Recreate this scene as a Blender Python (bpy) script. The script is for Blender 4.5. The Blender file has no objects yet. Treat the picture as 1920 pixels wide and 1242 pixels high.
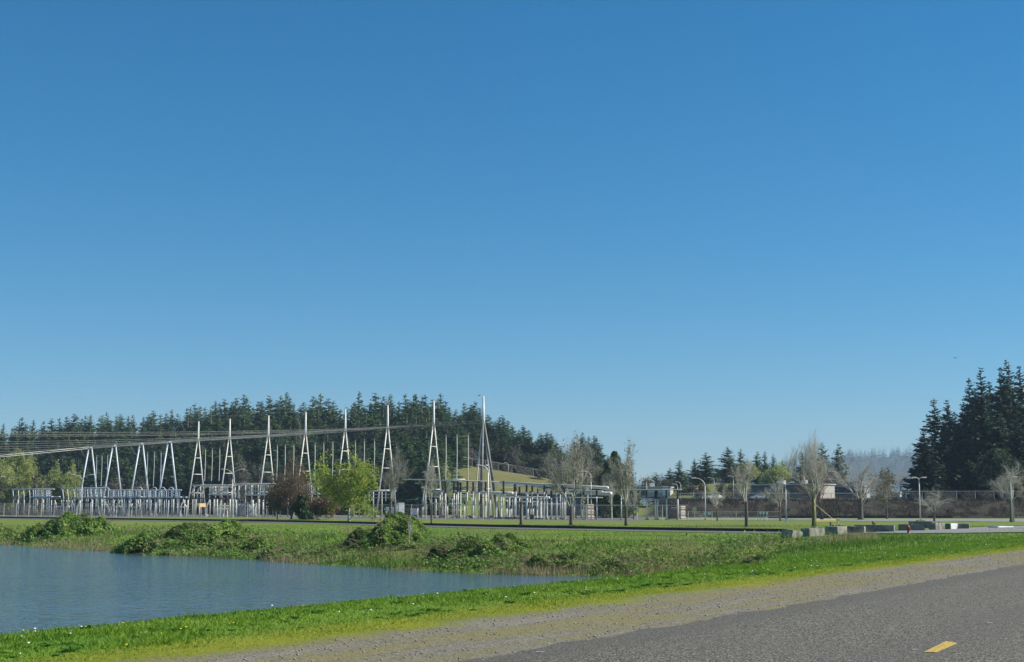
import bpy, math, random
import numpy as np
from mathutils import Vector, Matrix
R = math.radians
sc = bpy.context.scene
C = sc.collection
random.seed(4); rng = np.random.default_rng(4)

# ------------------------------------------------------------------ camera, sky, sun, exposure
F = 2637.0; HOR = 955.0; EYE = 1.5            # focal length in photo pixels, horizon row, eye height
PITCH = math.atan((HOR-621)/F)
cam = bpy.data.cameras.new('camera'); cam.sensor_width = 36; cam.lens = 36*F/1920
cam.clip_start = .1; cam.clip_end = 15000
cam_o = bpy.data.objects.new('camera', cam); C.objects.link(cam_o)
cam_o.location = (0, 0, EYE); cam_o.rotation_euler = (math.pi/2+PITCH, 0, 0)
sc.camera = cam_o
SUN_AZ, SUN_EL = 86.0, 41.0                   # azimuth to the right of the view direction
w = bpy.data.worlds.new('World'); sc.world = w; w.use_nodes = True
nt = w.node_tree; bg = nt.nodes['Background']
sky = nt.nodes.new('ShaderNodeTexSky'); sky.sky_type = 'NISHITA'; sky.sun_disc = False
sky.sun_elevation = R(SUN_EL); sky.sun_rotation = R(SUN_AZ)
sky.altitude = 0; sky.air_density = 1.0; sky.dust_density = 0.0; sky.ozone_density = 10.0
hs = nt.nodes.new('ShaderNodeHueSaturation'); hs.inputs['Hue'].default_value = .487; hs.inputs['Saturation'].default_value = 1.19
nt.links.new(sky.outputs[0], hs.inputs['Color']); nt.links.new(hs.outputs[0], bg.inputs[0]); bg.inputs[1].default_value = 0.069
sl = bpy.data.lights.new('sun', 'SUN'); sl.energy = 4.4; sl.angle = R(.5); sl.color = (1, .95, .86)
so = bpy.data.objects.new('sun', sl); C.objects.link(so)
SUND = Vector((math.sin(R(SUN_AZ))*math.cos(R(SUN_EL)), math.cos(R(SUN_AZ))*math.cos(R(SUN_EL)), math.sin(R(SUN_EL))))
so.rotation_euler = SUND.to_track_quat('Z', 'Y').to_euler(); so.location = (60, 10, 80)
sc.view_settings.view_transform = 'Standard'; sc.view_settings.look = 'None'
sc.view_settings.gamma = 1; sc.view_settings.exposure = 0.62
HAZE = 0.00013

# ------------------------------------------------------------------ small maths
def ss(a, b, x):
    t = np.clip((np.asarray(x, float)-a)/(b-a), 0, 1); return t*t*(3-2*t)
CP, SP = math.cos(PITCH), math.sin(PITCH)
def P(px, py, d):                              # photo pixel at depth d -> world point
    xc = (px-960)/F; yc = (621-py)/F
    k = d/(CP-yc*SP)
    return Vector((xc*k, d, EYE+(SP+yc*CP)*k))
RD = (.506, .8625); RN = (-.8625, .506)        # along the road, and across it away from the camera
def uv(u, v): return (RN[0]*u+RD[0]*v, RN[1]*u+RD[1]*v)
ZW = -2.0
FAR = [(-190, 150), (-120, 178), (-80, 160), (-51.7, 142), (-40, 126.4), (-30.7, 114), (-21.8, 102.6), (-12.4, 90.5),
       (-3.2, 78.4), (1.4, 75.6), (5.8, 74.2), (9.2, 71), (10.4, 66.5)]
POND = np.array([uv(17, 39)] + [uv(16.6, v) for v in (36, 20, 5, -10, -30, -60)] + [(-150, -20)] + FAR)
def pond_sd(x, y):                             # signed distance to the pond's edge, negative inside
    x = np.asarray(x, float); y = np.asarray(y, float)
    best = np.full(x.shape, 1e9); ins = np.zeros(x.shape, bool)
    n = len(POND)
    for i in range(n):
        ax, ay = POND[i]; bx, by = POND[(i+1) % n]
        dx, dy = bx-ax, by-ay
        t = np.clip(((x-ax)*dx+(y-ay)*dy)/(dx*dx+dy*dy), 0, 1)
        best = np.minimum(best, np.hypot(x-ax-t*dx, y-ay-t*dy))
        c = ((ay > y) != (by > y))
        with np.errstate(divide='ignore', invalid='ignore'):
            c &= x < (bx-ax)*(y-ay)/(by-ay if by != ay else 1e-9)+ax
        ins ^= c
    return np.where(ins, -best, best)
def vnoise(x, y, s, seed=0):                   # cheap smooth value noise
    x = np.asarray(x, float)/s; y = np.asarray(y, float)/s
    xi = np.floor(x).astype(np.int64); yi = np.floor(y).astype(np.int64)
    fx = x-xi; fy = y-yi; fx = fx*fx*(3-2*fx); fy = fy*fy*(3-2*fy)
    def h(a, b):
        n = (a*374761393+b*668265263+seed*974634777) & 0xffffffff
        n = ((n ^ (n >> 13))*1274126177) & 0xffffffff
        return ((n ^ (n >> 16)) & 0xffff)/65535.0
    return (h(xi, yi)*(1-fx)+h(xi+1, yi)*fx)*(1-fy)+(h(xi, yi+1)*(1-fx)+h(xi+1, yi+1)*fx)*fy
HP = [-4000, -600, 0, 400, 830, 850, 950, 1000, 1040, 1100, 1160, 1230, 1300]
HH = [6, 9, 11, 14, 15.3, 15.3, 12.9, 11.6, 10.4, 8.2, 4.5, 2.0, 1.0]
def ground(x, y):
    x = np.asarray(x, float); y = np.asarray(y, float)
    u = x*RN[0]+y*RN[1]
    d = np.maximum(y, 1.0); px = 960+F*1.0079*x/np.maximum(d, 20)
    zb = -.6*ss(14, 42, u)*1.0
    zb = zb+.35*ss(125, 200, d)*ss(20, 60, u)+.25*ss(200, 258, d)*ss(20, 60, u)
    zb = zb*(1-ss(2200, 2600, d)*0)
    # hills behind the yard
    ramp = (1-ss(800, 850, px))*ss(385, 545, d)+ss(800, 850, px)*ss(345, 432, d)
    zb = zb+np.interp(px, HP, HH)*ramp
    # embankment and plateau to the right
    m = ss(1205, 1260, px)
    zb = zb+m*(3.15*ss(262, 286, d)+1.0*ss(290, 400, d))
    mound = np.exp(-((px-1375)/105)**4)
    zb = zb+4.3*mound*ss(385, 425, d)*(1-.7*ss(470, 560, d))
    zb = zb+(vnoise(x, y, 9, 3)-.5)*.16*ss(16, 30, u)*(1-ss(110, 140, d)*.6)+(vnoise(x, y, 40, 5)-.5)*1.6*ss(380, 460, d)
    # the pond's bed and banks
    s = pond_sd(x, y)
    wd = 2.7+11.5*ss(17, 26, u)
    g = 1-ss(0, 1, np.clip(s, 0, None)/wd)
    g = np.where(s < 0, 1, g)
    z = zb*(1-g)+(ZW-.02)*g
    z = z+((vnoise(x, y, 3.1, 13)-.5)*.5+(vnoise(x, y, 1.2, 14)-.5)*.18)*ss(17, 24, u)*(1-ss(7, 13, s))*ss(.2, 1.5, s)
    return np.where(s < 0, ZW-np.minimum(-s*.4, .9), z)
def gz(x, y): return float(ground(np.array([x]), np.array([y]))[0])
def G(px, d):                                  # ground point in picture column px at depth d
    x = (px-960)/F*d/1.0079; return Vector((x, d, gz(x, d)))
def Hit(px, py):                               # where the ray through a pixel meets the ground
    ds = np.concatenate([np.arange(10, 60, .25), np.arange(60, 460, .5)])
    a = P(px, py, 1.0); o = Vector((0, 0, EYE)); r = a-o
    zs = EYE+r.z*ds; gs = ground(r.x*ds, ds)
    k = np.nonzero(zs < gs)[0]
    d = ds[k[0]] if len(k) else 460
    return Vector((r.x*d, d, gz(r.x*d, d)))

# ------------------------------------------------------------------ materials
MATS = {}
def nodes(name):
    m = bpy.data.materials.new(name); m.use_nodes = True; MATS[name] = m
    return m, m.node_tree.nodes, m.node_tree.links, m.node_tree.nodes['Principled BSDF']
def noise(N, L, scale, detail=4, rough=.6, vec=None):
    n = N.new('ShaderNodeTexNoise'); n.inputs['Scale'].default_value = scale
    n.inputs['Detail'].default_value = detail; n.inputs['Roughness'].default_value = rough
    if vec is not None: L.new(vec, n.inputs['Vector'])
    return n.outputs['Fac']
def mixc(N, L, fac, a, b, blend='MIX'):
    m = N.new('ShaderNodeMix'); m.data_type = 'RGBA'; m.blend_type = blend; m.clamp_factor = True
    for s, val in ((0, fac), (6, a), (7, b)):
        if hasattr(val, 'is_linked') or hasattr(val, 'links'): L.new(val, m.inputs[s])
        elif s == 0: m.inputs[0].default_value = val
        else: m.inputs[s].default_value = (*val, 1) if len(val) == 3 else val
    return m.outputs[2]
def ramp(N, L, fac, a, b):
    r = N.new('ShaderNodeMapRange'); r.inputs[1].default_value = a; r.inputs[2].default_value = b
    r.interpolation_type = 'SMOOTHSTEP'
    L.new(fac, r.inputs[0]); return r.outputs[0]
def maths(N, L, op, a, b=None, c=None):
    m = N.new('ShaderNodeMath'); m.operation = op
    for i, val in enumerate((a, b, c)):
        if val is None: continue
        if hasattr(val, 'links'): L.new(val, m.inputs[i])
        else: m.inputs[i].default_value = val
    return m.outputs[0]
def pos(N): return N.new('ShaderNodeNewGeometry').outputs['Position']
def bump(N, L, b, h, strength, dist):
    n = N.new('ShaderNodeBump'); n.inputs['Strength'].default_value = strength; n.inputs['Distance'].default_value = dist
    L.new(h, n.inputs['Height']); L.new(n.outputs[0], b.inputs['Normal'])
def simple(name, c1, c2, scale=3, rough=.7, metal=0, bmp=0, bscale=None):
    m, N, L, b = nodes(name)
    v = pos(N); f = noise(N, L, scale, 6, .65, v)
    L.new(mixc(N, L, ramp(N, L, f, .3, .7), c1, c2), b.inputs['Base Color'])
    b.inputs['Roughness'].default_value = rough; b.inputs['Metallic'].default_value = metal
    if bmp: bump(N, L, b, noise(N, L, bscale or scale*6, 4, .6, v), bmp, .02)
    return m
def leafmat(name, c1, c2, scale=.6, trans=.3, var=.5):
    m, N, L, b = nodes(name)
    v = pos(N); f = noise(N, L, scale, 3, .6, v)
    col = mixc(N, L, ramp(N, L, f, .32, .68), c1, c2)
    oi = N.new('ShaderNodeObjectInfo').outputs['Random']
    f2 = noise(N, L, scale*9, 2, .5, v)
    k = maths(N, L, 'MULTIPLY_ADD', oi, var*.6, 1-var*.3)
    k2 = maths(N, L, 'MULTIPLY_ADD', f2, .8, .6)
    h = N.new('ShaderNodeHueSaturation'); L.new(col, h.inputs['Color']); L.new(maths(N, L, 'MULTIPLY', k, k2), h.inputs['Value'])
    L.new(h.outputs[0], b.inputs['Base Color']); b.inputs['Roughness'].default_value = .6
    b.inputs['Specular IOR Level'].default_value = .25
    t = N.new('ShaderNodeBsdfTranslucent'); L.new(h.outputs[0], t.inputs[0])
    mx = N.new('ShaderNodeMixShader'); mx.inputs[0].default_value = trans
    L.new(b.outputs[0], mx.inputs[1]); L.new(t.outputs[0], mx.inputs[2])
    L.new(mx.outputs[0], N['Material Output'].inputs['Surface'])
    return m
steel = simple('pale_galvanised_steel', (.62, .595, .52), (.75, .72, .63), .8, .55, .1)
steel_blue = simple('grey_galvanised_steel', (.50, .55, .58), (.60, .64, .66), .8, .5, .1)
steel_dark = simple('weathered_and_shaded_steel', (.10, .105, .10), (.17, .17, .16), .8, .6, .2)
cream = simple('cream_painted_steel', (.62, .59, .50), (.74, .71, .62), .8, .55)
wirem = simple('aluminium_conductor', (.20, .19, .17), (.27, .26, .23), .3, .5, .2)
wirel = simple('bright_conductor', (.55, .53, .47), (.65, .63, .57), .3, .5, .2)
insul = simple('dark_porcelain', (.018, .016, .016), (.035, .03, .028), 2, .25)
rustm = simple('red_primer_steel', (.30, .10, .06), (.38, .16, .10), 1.5, .7)
concrete = simple('weathered_concrete', (.12, .115, .09), (.34, .32, .26), 1.6, .9, 0, .6, 14)
concrete_d = simple('mossy_dark_concrete', (.13, .14, .10), (.24, .23, .19), 2.5, .9, 0, .6, 14)
whitep = simple('white_painted_concrete', (.58, .58, .56), (.72, .72, .70), 2, .7, 0, .3)
greenp = simple('green_painted_concrete', (.03, .16, .06), (.05, .22, .08), 2, .7, 0, .3)
yellowp = simple('yellow_gate_paint', (.78, .56, .18), (.86, .66, .26), 3, .5)
postp = simple('faded_yellow_post_paint', (.36, .30, .10), (.45, .36, .12), 3, .6)
redp = simple('dull_red_hydrant_paint', (.26, .05, .035), (.36, .09, .06), 8, .55)
signp = simple('yellow_sign_face', (.85, .52, .22), (.9, .6, .28), 3, .5)
whitem = simple('white_enamel', (.78, .78, .75), (.86, .86, .83), 3, .4)
grey_box = simple('grey_transformer_paint', (.30, .31, .33), (.38, .38, .40), 1, .5)
dark_box = simple('dark_transformer_paint', (.06, .05, .06), (.10, .08, .09), 1, .5)
tanm = simple('tan_cabinet_paint', (.56, .44, .32), (.66, .54, .42), 2, .6)
wall_p = simple('pale_block_wall', (.42, .39, .34), (.50, .47, .41), 1.2, .85)
wall_d = simple('brown_grey_and_shaded_wall', (.10, .092, .078), (.14, .128, .108), .8, .85)  # darker copy for faces turned from the sun; also plain dark walls
wall_t = simple('tan_sunlit_wall', (.40, .37, .31), (.50, .46, .39), .8, .85)  # lighter copy for faces turned to the sun
roofm = simple('pale_roof_edge', (.45, .46, .45), (.55, .56, .55), .6, .6)
glassm = simple('dark_window_glass', (.02, .025, .03), (.03, .035, .04), 2, .1)
tyre = simple('black_rubber', (.015, .015, .015), (.025, .025, .025), 4, .8)
carw = simple('white_car_paint', (.75, .75, .75), (.8, .8, .8), 1, .25)
cars = simple('silver_car_paint', (.45, .43, .42), (.5, .48, .47), 1, .25, .3)
bark = simple('grey_brown_bark', (.09, .075, .055), (.16, .135, .10), 3, .9, 0, .5)
bark_l = simple('pale_twig_bark', (.22, .19, .13), (.32, .28, .20), 2, .9)
twigm = simple('grey_tan_twigs', (.34, .32, .26), (.52, .49, .42), .5, .9)
bark_w = simple('whitish_bark', (.42, .40, .34), (.55, .52, .45), 2, .9)
bark_r = simple('russet_twig_bark', (.17, .12, .075), (.26, .19, .12), 1, .9)
bark_m = simple('mossy_bark', (.10, .10, .035), (.17, .15, .07), 2, .9, 0, .5)
bird_m = simple('dark_plumage', (.02, .02, .02), (.04, .04, .04), 9, .8)
needles = leafmat('fir_needles', (.042, .086, .040), (.10, .165, .058), .35, .25, .8)
needles_d = leafmat('dark_fir_needles', (.014, .036, .022), (.038, .074, .032), .35, .2, .8)
needles_b = leafmat('distant_fir_needles', (.03, .05, .04), (.05, .075, .045), .1, .1, .6)
ever = leafmat('dark_glossy_leaves', (.022, .055, .016), (.05, .10, .025), .8, .2, .3)
lime = leafmat('spring_leaves', (.24, .36, .04), (.42, .47, .055), .35, .45, .2)
lime2 = leafmat('pale_spring_leaves', (.30, .36, .09), (.42, .45, .14), .3, .45, .4)
olive = leafmat('olive_buds', (.11, .11, .04), (.16, .14, .06), .4, .3, .5)
greybud = leafmat('grey_brown_twig_tips', (.10, .095, .07), (.15, .13, .095), .4, .25, .4)
russet = leafmat('russet_leaves', (.13, .095, .05), (.22, .15, .08), 1.2, .25, .3)
brambl = leafmat('bramble_leaves', (.12, .22, .042), (.26, .37, .075), .5, .35, .3)
brambl2 = leafmat('dull_bramble_leaves', (.09, .18, .03), (.20, .29, .06), .8, .28, .3)
weedm = leafmat('broad_weed_leaves', (.05, .15, .018), (.10, .23, .03), 2, .3, .2)
petal_w = simple('white_petals', (.82, .82, .78), (.88, .88, .84), 9, .6)
petal_y = simple('yellow_petals', (.85, .58, .01), (.9, .66, .02), 9, .6)

# ------------------------------------------------------------------ mesh helpers
def mesh_np(name, V, Fc, mat, parent=None, smooth=False):
    V = np.asarray(V, np.float32).reshape(-1, 3); Fc = np.asarray(Fc, np.int32)
    k = Fc.shape[1]; me = bpy.data.meshes.new(name)
    me.vertices.add(len(V)); me.vertices.foreach_set('co', V.ravel())
    me.loops.add(Fc.size); me.loops.foreach_set('vertex_index', Fc.ravel())
    me.polygons.add(len(Fc)); me.polygons.foreach_set('loop_start', np.arange(0, Fc.size, k, dtype=np.int32))
    if smooth: me.polygons.foreach_set('use_smooth', np.ones(len(Fc), bool))
    me.update(calc_edges=True)
    if mat: me.materials.append(mat)
    o = bpy.data.objects.new(name, me); C.objects.link(o)
    if parent: o.parent = parent
    return o
class MB:
    def __init__(s): s.v = []; s.f = []
    def add(s, vs, fs):
        b = len(s.v); s.v += [tuple(x) for x in vs]; s.f += [tuple(i+b for i in f) for f in fs]; return s
    def box(s, c, size, rz=0, bev=0, mat=None):
        hx, hy, hz = size[0]/2, size[1]/2, size[2]/2; c = Vector(c)
        M = Matrix.Rotation(rz, 3, 'Z') if mat is None else mat
        if bev <= 0:
            vs = [c+M@Vector((x*hx, y*hy, z*hz)) for z in (-1, 1) for x, y in ((-1, -1), (1, -1), (1, 1), (-1, 1))]
            return s.add(vs, [(3, 2, 1, 0), (4, 5, 6, 7), (0, 1, 5, 4), (1, 2, 6, 5), (2, 3, 7, 6), (3, 0, 4, 7)])
        b = min(bev, hx*.9, hy*.9, hz*.9)
        ring = lambda ex, ey, z: [c+M@Vector((x, y, z)) for x, y in ((-ex+b, -ey), (ex-b, -ey), (ex, -ey+b), (ex, ey-b), (ex-b, ey), (-ex+b, ey), (-ex, ey-b), (-ex, -ey+b))]
        vs = ring(hx-b, hy-b, -hz)+ring(hx, hy, -hz+b)+ring(hx, hy, hz-b)+ring(hx-b, hy-b, hz)
        fs = [tuple(range(7, -1, -1)), tuple(range(24, 32))]
        for k in range(3):
            for i in range(8):
                j = (i+1) % 8; fs.append((k*8+i, k*8+j, k*8+8+j, k*8+8+i))
        return s.add(vs, fs)
    def tube(s, pts, r, n=8, cap=True):
        pts = [Vector(p) for p in pts]; m = len(pts)
        rs = r if isinstance(r, (list, tuple)) else [r]*m
        vs = []; a = None
        for i, p in enumerate(pts):
            t = (pts[min(i+1, m-1)]-pts[max(i-1, 0)]).normalized()
            if a is None: a = t.orthogonal().normalized()
            a = (a-t*a.dot(t)).normalized(); b = t.cross(a)
            vs += [p+(a*math.cos(2*math.pi*k/n)+b*math.sin(2*math.pi*k/n))*rs[i] for k in range(n)]
        fs = [(i*n+k, i*n+(k+1) % n, (i+1)*n+(k+1) % n, (i+1)*n+k) for i in range(m-1) for k in range(n)]
        if cap: fs += [tuple(range(n-1, -1, -1)), tuple((m-1)*n+k for k in range(n))]
        return s.add(vs, fs)
    def lathe(s, prof, c=(0, 0, 0), n=12):         # prof: (radius, z)
        c = Vector(c); m = len(prof)
        vs = [c+Vector((r*math.cos(2*math.pi*k/n), r*math.sin(2*math.pi*k/n), z)) for r, z in prof for k in range(n)]
        fs = [(i*n+k, i*n+(k+1) % n, (i+1)*n+(k+1) % n, (i+1)*n+k) for i in range(m-1) for k in range(n)]
        fs += [tuple(range(n-1, -1, -1)), tuple((m-1)*n+k for k in range(n))]
        return s.add(vs, fs)
    def stack(s, p0, p1, r, n=7, k=9):             # ribbed insulator between two points
        p0 = Vector(p0); p1 = Vector(p1); pts = []; rs = []
        for i in range(n*2+1):
            pts.append(p0.lerp(p1, i/(n*2))); rs.append(r if i % 2 else r*.5)
        return s.tube(pts, rs, k)
    def build(s, name, mat, parent=None, smooth=False):
        me = bpy.data.meshes.new(name); me.from_pydata([tuple(v) for v in s.v], [], s.f); me.update()
        if smooth:
            for p in me.polygons: p.use_smooth = True
        if mat: me.materials.append(mat)
        o = bpy.data.objects.new(name, me); C.objects.link(o)
        if parent: o.parent = parent
        return o
def tag(o, label, cat, group=None, kind=None):
    if label: o['label'] = label
    if cat: o['category'] = cat
    if group: o['group'] = group
    if kind: o['kind'] = kind
    return o
def thing(name, label, cat, loc=(0, 0, 0), rz=0, group=None):
    o = bpy.data.objects.new(name, None); C.objects.link(o); o.empty_display_size = .3
    o.location = loc; o.rotation_euler = (0, 0, rz); return tag(o, label, cat, group)
def struct(o): o['kind'] = 'structure'; return o
def dup(root, loc, rz=0, scale=1, label=None, group=None):
    r = root.copy(); C.objects.link(r); r.location = loc; r.rotation_euler = (0, 0, rz)
    r.scale = (scale,)*3 if isinstance(scale, (int, float)) else scale
    if label: r['label'] = label
    if group: r['group'] = group
    for ch in list(root.children):
        c = ch.copy(); C.objects.link(c); c.parent = r
        for g in list(ch.children):
            q = g.copy(); C.objects.link(q); q.parent = c
    return r
def segs_np(S, n=3):                               # many tapering twigs at once -> V, F
    A = np.array([s[0] for s in S]); B = np.array([s[1] for s in S]); ra = np.array([s[2] for s in S]); rb = np.array([s[3] for s in S])
    t = B-A; t /= np.linalg.norm(t, axis=1, keepdims=True)+1e-9
    ref = np.where(np.abs(t[:, 2:3]) > .9, [[1., 0, 0]], [[0, 0, 1.]])
    a = np.cross(t, ref); a /= np.linalg.norm(a, axis=1, keepdims=True)+1e-9; b = np.cross(t, a)
    ang = 2*np.pi*np.arange(n)/n
    off = a[:, None, :]*np.cos(ang)[None, :, None]+b[:, None, :]*np.sin(ang)[None, :, None]
    V = np.concatenate([A[:, None]+off*ra[:, None, None], B[:, None]+off*rb[:, None, None]], 1).reshape(-1, 3)
    base = (np.arange(len(S))*2*n)[:, None, None]; k = np.arange(n)
    Fq = np.stack([k, (k+1) % n, (k+1) % n+n, k+n], 1)[None]
    return V, (base+Fq).reshape(-1, 4)
def quads_np(c, size, nrm=None, stretch=1.5, rg=None):   # randomly turned leaf quads at points c
    rg = rg or rng; n = len(c)
    a = rg.normal(size=(n, 3)); 
    if nrm is not None:
        nn = nrm+rg.normal(size=(n, 3))*.55; nn /= np.linalg.norm(nn, axis=1, keepdims=True)+1e-9
        a -= nn*np.sum(a*nn, 1, keepdims=True)
        a /= np.linalg.norm(a, axis=1, keepdims=True)+1e-9; b = np.cross(nn, a)
    else:
        a /= np.linalg.norm(a, axis=1, keepdims=True)+1e-9
        b = rg.normal(size=(n, 3)); b -= a*np.sum(a*b, 1, keepdims=True); b /= np.linalg.norm(b, axis=1, keepdims=True)+1e-9
    s = np.asarray(size).reshape(-1, 1)
    a = a*s*.5*stretch; b = b*s*.5
    V = np.stack([c-a, c+b*.9-a*.1, c+a, c-b*.9-a*.1], 1).reshape(-1, 3)
    return V, np.arange(n*4).reshape(-1, 4)

# ------------------------------------------------------------------ the ground, one sheet out to the horizon
ys = np.concatenate([np.linspace(-60, 6, 14), np.arange(8, 36, .3), np.arange(36, 60, .5), np.arange(60, 130, .8), np.arange(130, 300, 2.0),
                     np.arange(300, 600, 5), np.geomspace(600, 4650, 30)])
rs = np.concatenate([np.linspace(-1.05, -.45, 16)[:-1], np.linspace(-.45, .45, 330), np.linspace(.45, 1.05, 16)[1:]])
YY, RR = np.meshgrid(ys, rs, indexing='ij')
XX = RR*np.where(YY > 20, YY+8, 28+(20-YY)*.9)
ZZ = ground(XX, YY)
PXX = 960+F*1.0079*XX/np.maximum(YY, 20)
UU = XX*RN[0]+YY*RN[1]
ZZ = ZZ-.05*(UU < 7.35)                              # the asphalt lies over this
ni, nj = XX.shape
idx = np.arange(ni*nj).reshape(ni, nj)
Fq = np.stack([idx[:-1, :-1], idx[:-1, 1:], idx[1:, 1:], idx[1:, :-1]], -1).reshape(-1, 4)
sd = pond_sd(XX, YY)
far_side = ss(18, 26, UU)
dry = far_side*np.exp(-np.clip(sd, 0, None)/7)*(.15+.85*ss(.45, .65, vnoise(XX, YY, 4, 9)))+.0
dry = np.maximum(dry, .95*ss(330, 400, YY)*ss(780, 840, PXX)*(1-.3*ss(1200, 1260, PXX)))       # sallow grass of the hill
dry = np.maximum(dry, far_side*.55*ss(.62, .8, vnoise(XX, YY, 12, 4)))
dry = np.maximum(dry, .38*ss(150, 160, YY+.25*XX)*(1-ss(225, 260, YY)))
forest = ss(345, 372, YY)*(1-ss(770, 835, PXX))*ss(-420, -260, PXX)
brown = ss(1090, 1140, PXX)*ss(258, 266, YY)*np.where(PXX < 1230, 1-ss(335, 350, YY), 1)*(1-ss(300, 372, YY)*np.exp(-((PXX-1350)/110)**2))
yard = ss(212, 230, YY+(PXX-906)*.06)*(1-ss(335, 350, YY))*(1-ss(1180, 1240, PXX))
g_o = mesh_np('ground', np.stack([XX, YY, ZZ], -1), Fq, None, smooth=True); struct(g_o)
at = g_o.data.attributes.new('zone', 'FLOAT_COLOR', 'POINT')
at.data.foreach_set('color', np.stack([dry, np.maximum(brown, forest), yard, np.ones_like(dry)], -1).astype(np.float32).ravel())
m, N, L, b = nodes('meadow_and_shoulder')
v = pos(N); sep = N.new('ShaderNodeSeparateXYZ'); L.new(v, sep.inputs[0])
u_ = maths(N, L, 'ADD', maths(N, L, 'MULTIPLY', sep.outputs[0], RN[0]), maths(N, L, 'MULTIPLY', sep.outputs[1], RN[1]))
zn = N.new('ShaderNodeAttribute'); zn.attribute_name = 'zone'; zs = N.new('ShaderNodeSeparateColor'); L.new(zn.outputs['Color'], zs.inputs[0])
n_big = noise(N, L, .07, 4, .6, v); n_mid = noise(N, L, .5, 5, .65, v); n_small = noise(N, L, 4, 5, .7, v); n_fine = noise(N, L, 28, 4, .75, v)
green = mixc(N, L, ramp(N, L, n_mid, .35, .65), (.085, .185, .018), (.14, .235, .022))
green = mixc(N, L, maths(N, L, 'MULTIPLY', ramp(N, L, n_big, .42, .62), .6), green, (.20, .235, .028))
green = mixc(N, L, maths(N, L, 'MULTIPLY', ramp(N, L, n_small, .55, .75), .55), green, (.05, .11, .014))
dryc = mixc(N, L, n_small, (.15, .115, .05), (.215, .17, .08))
dryc = mixc(N, L, maths(N, L, 'MULTIPLY', ramp(N, L, n_big, .45, .6), .5), dryc, (.085, .10, .03))
dryc = mixc(N, L, .16, dryc, green)
col = mixc(N, L, zs.outputs[0], green, dryc)
dirt = mixc(N, L, ramp(N, L, n_mid, .35, .65), (.026, .023, .018), (.058, .049, .036))
dirt = mixc(N, L, ramp(N, L, n_small, .6, .75), dirt, (.10, .10, .05))
col = mixc(N, L, zs.outputs[1], col, dirt)
yg = mixc(N, L, n_small, (.12, .115, .10), (.18, .17, .15))
col = mixc(N, L, zs.outputs[2], col, yg)
# mossy strip, then the gravel shoulder with moss in it, then the road's ragged edge
ue = maths(N, L, 'ADD', u_, maths(N, L, 'MULTIPLY_ADD', n_mid, 2.2, -1.1))
ue2 = maths(N, L, 'ADD', ue, maths(N, L, 'MULTIPLY_ADD', n_small, .9, -.45))
moss = mixc(N, L, ramp(N, L, n_mid, .3, .7), (.15, .19, .015), (.25, .255, .02))
moss = mixc(N, L, maths(N, L, 'MULTIPLY', n_fine, .5), moss, (.09, .12, .012))
mossf = maths(N, L, 'SUBTRACT', 1.0, ramp(N, L, ue2, 11.0, 12.0))
col = mixc(N, L, mossf, col, moss)
vor = N.new('ShaderNodeTexVoronoi'); vor.inputs['Scale'].default_value = 42; L.new(v, vor.inputs['Vector'])
grav = mixc(N, L, vor.outputs['Distance'], (.29, .262, .19), (.07, .062, .045))
vc = N.new('ShaderNodeSeparateColor'); L.new(vor.outputs['Color'], vc.inputs[0])
grav = mixc(N, L, maths(N, L, 'MULTIPLY', ramp(N, L, vc.outputs[0], .78, .86), .75), grav, (.05, .05, .05))
grav = mixc(N, L, maths(N, L, 'MULTIPLY', ramp(N, L, vc.outputs[1], .72, .85), .5), grav, (.36, .33, .28))
vs_ = N.new('ShaderNodeCombineXYZ')                  # streaks that run along the road
v_ = maths(N, L, 'ADD', maths(N, L, 'MULTIPLY', sep.outputs[0], RD[0]), maths(N, L, 'MULTIPLY', sep.outputs[1], RD[1]))
L.new(maths(N, L, 'MULTIPLY', u_, 1.6), vs_.inputs[0]); L.new(maths(N, L, 'MULTIPLY', v_, .16), vs_.inputs[1])
n_str = noise(N, L, 1.0, 5, .6, vs_.outputs[0])
mg = maths(N, L, 'MULTIPLY', ramp(N, L, n_str, .42, .6), ramp(N, L, n_fine, .38, .58))
mg = maths(N, L, 'MULTIPLY', mg, .8)
grav = mixc(N, L, mg, grav, (.23, .20, .05))
grav = mixc(N, L, maths(N, L, 'MULTIPLY', ramp(N, L, n_str, .5, .35), .4), grav, (.27, .24, .185))
gravf = maths(N, L, 'SUBTRACT', 1.0, ramp(N, L, ue2, 9.9, 10.7))
col = mixc(N, L, gravf, col, grav)
L.new(col, b.inputs['Base Color']); b.inputs['Roughness'].default_value = .95; b.inputs['Specular IOR Level'].default_value = .15
hgt = maths(N, L, 'ADD', maths(N, L, 'MULTIPLY', n_small, .6), maths(N, L, 'MULTIPLY', n_fine, .25))
bump(N, L, b, hgt, .55, .12)
g_o.data.materials.append(m)

# ------------------------------------------------------------------ the road and its yellow mark
m, N, L, b = nodes('chip_seal_asphalt')
v = pos(N)
vor = N.new('ShaderNodeTexVoronoi'); vor.inputs['Scale'].default_value = 46; L.new(v, vor.inputs['Vector'])
vc = N.new('ShaderNodeSeparateColor'); L.new(vor.outputs['Color'], vc.inputs[0])
col = mixc(N, L, ramp(N, L, vc.outputs[0], .1, .95), (.036, .033, .026), (.182, .164, .122))
col = mixc(N, L, maths(N, L, 'MULTIPLY', ramp(N, L, vc.outputs[1], .86, .93), .7), col, (.36, .34, .29))
col = mixc(N, L, maths(N, L, 'MULTIPLY', ramp(N, L, noise(N, L, .35, 4, .6, v), .35, .65), .35), col, (.115, .108, .092))
sep = N.new('ShaderNodeSeparateXYZ'); L.new(v, sep.inputs[0])
u_ = maths(N, L, 'ADD', maths(N, L, 'MULTIPLY', sep.outputs[0], RN[0]), maths(N, L, 'MULTIPLY', sep.outputs[1], RN[1]))
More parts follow.
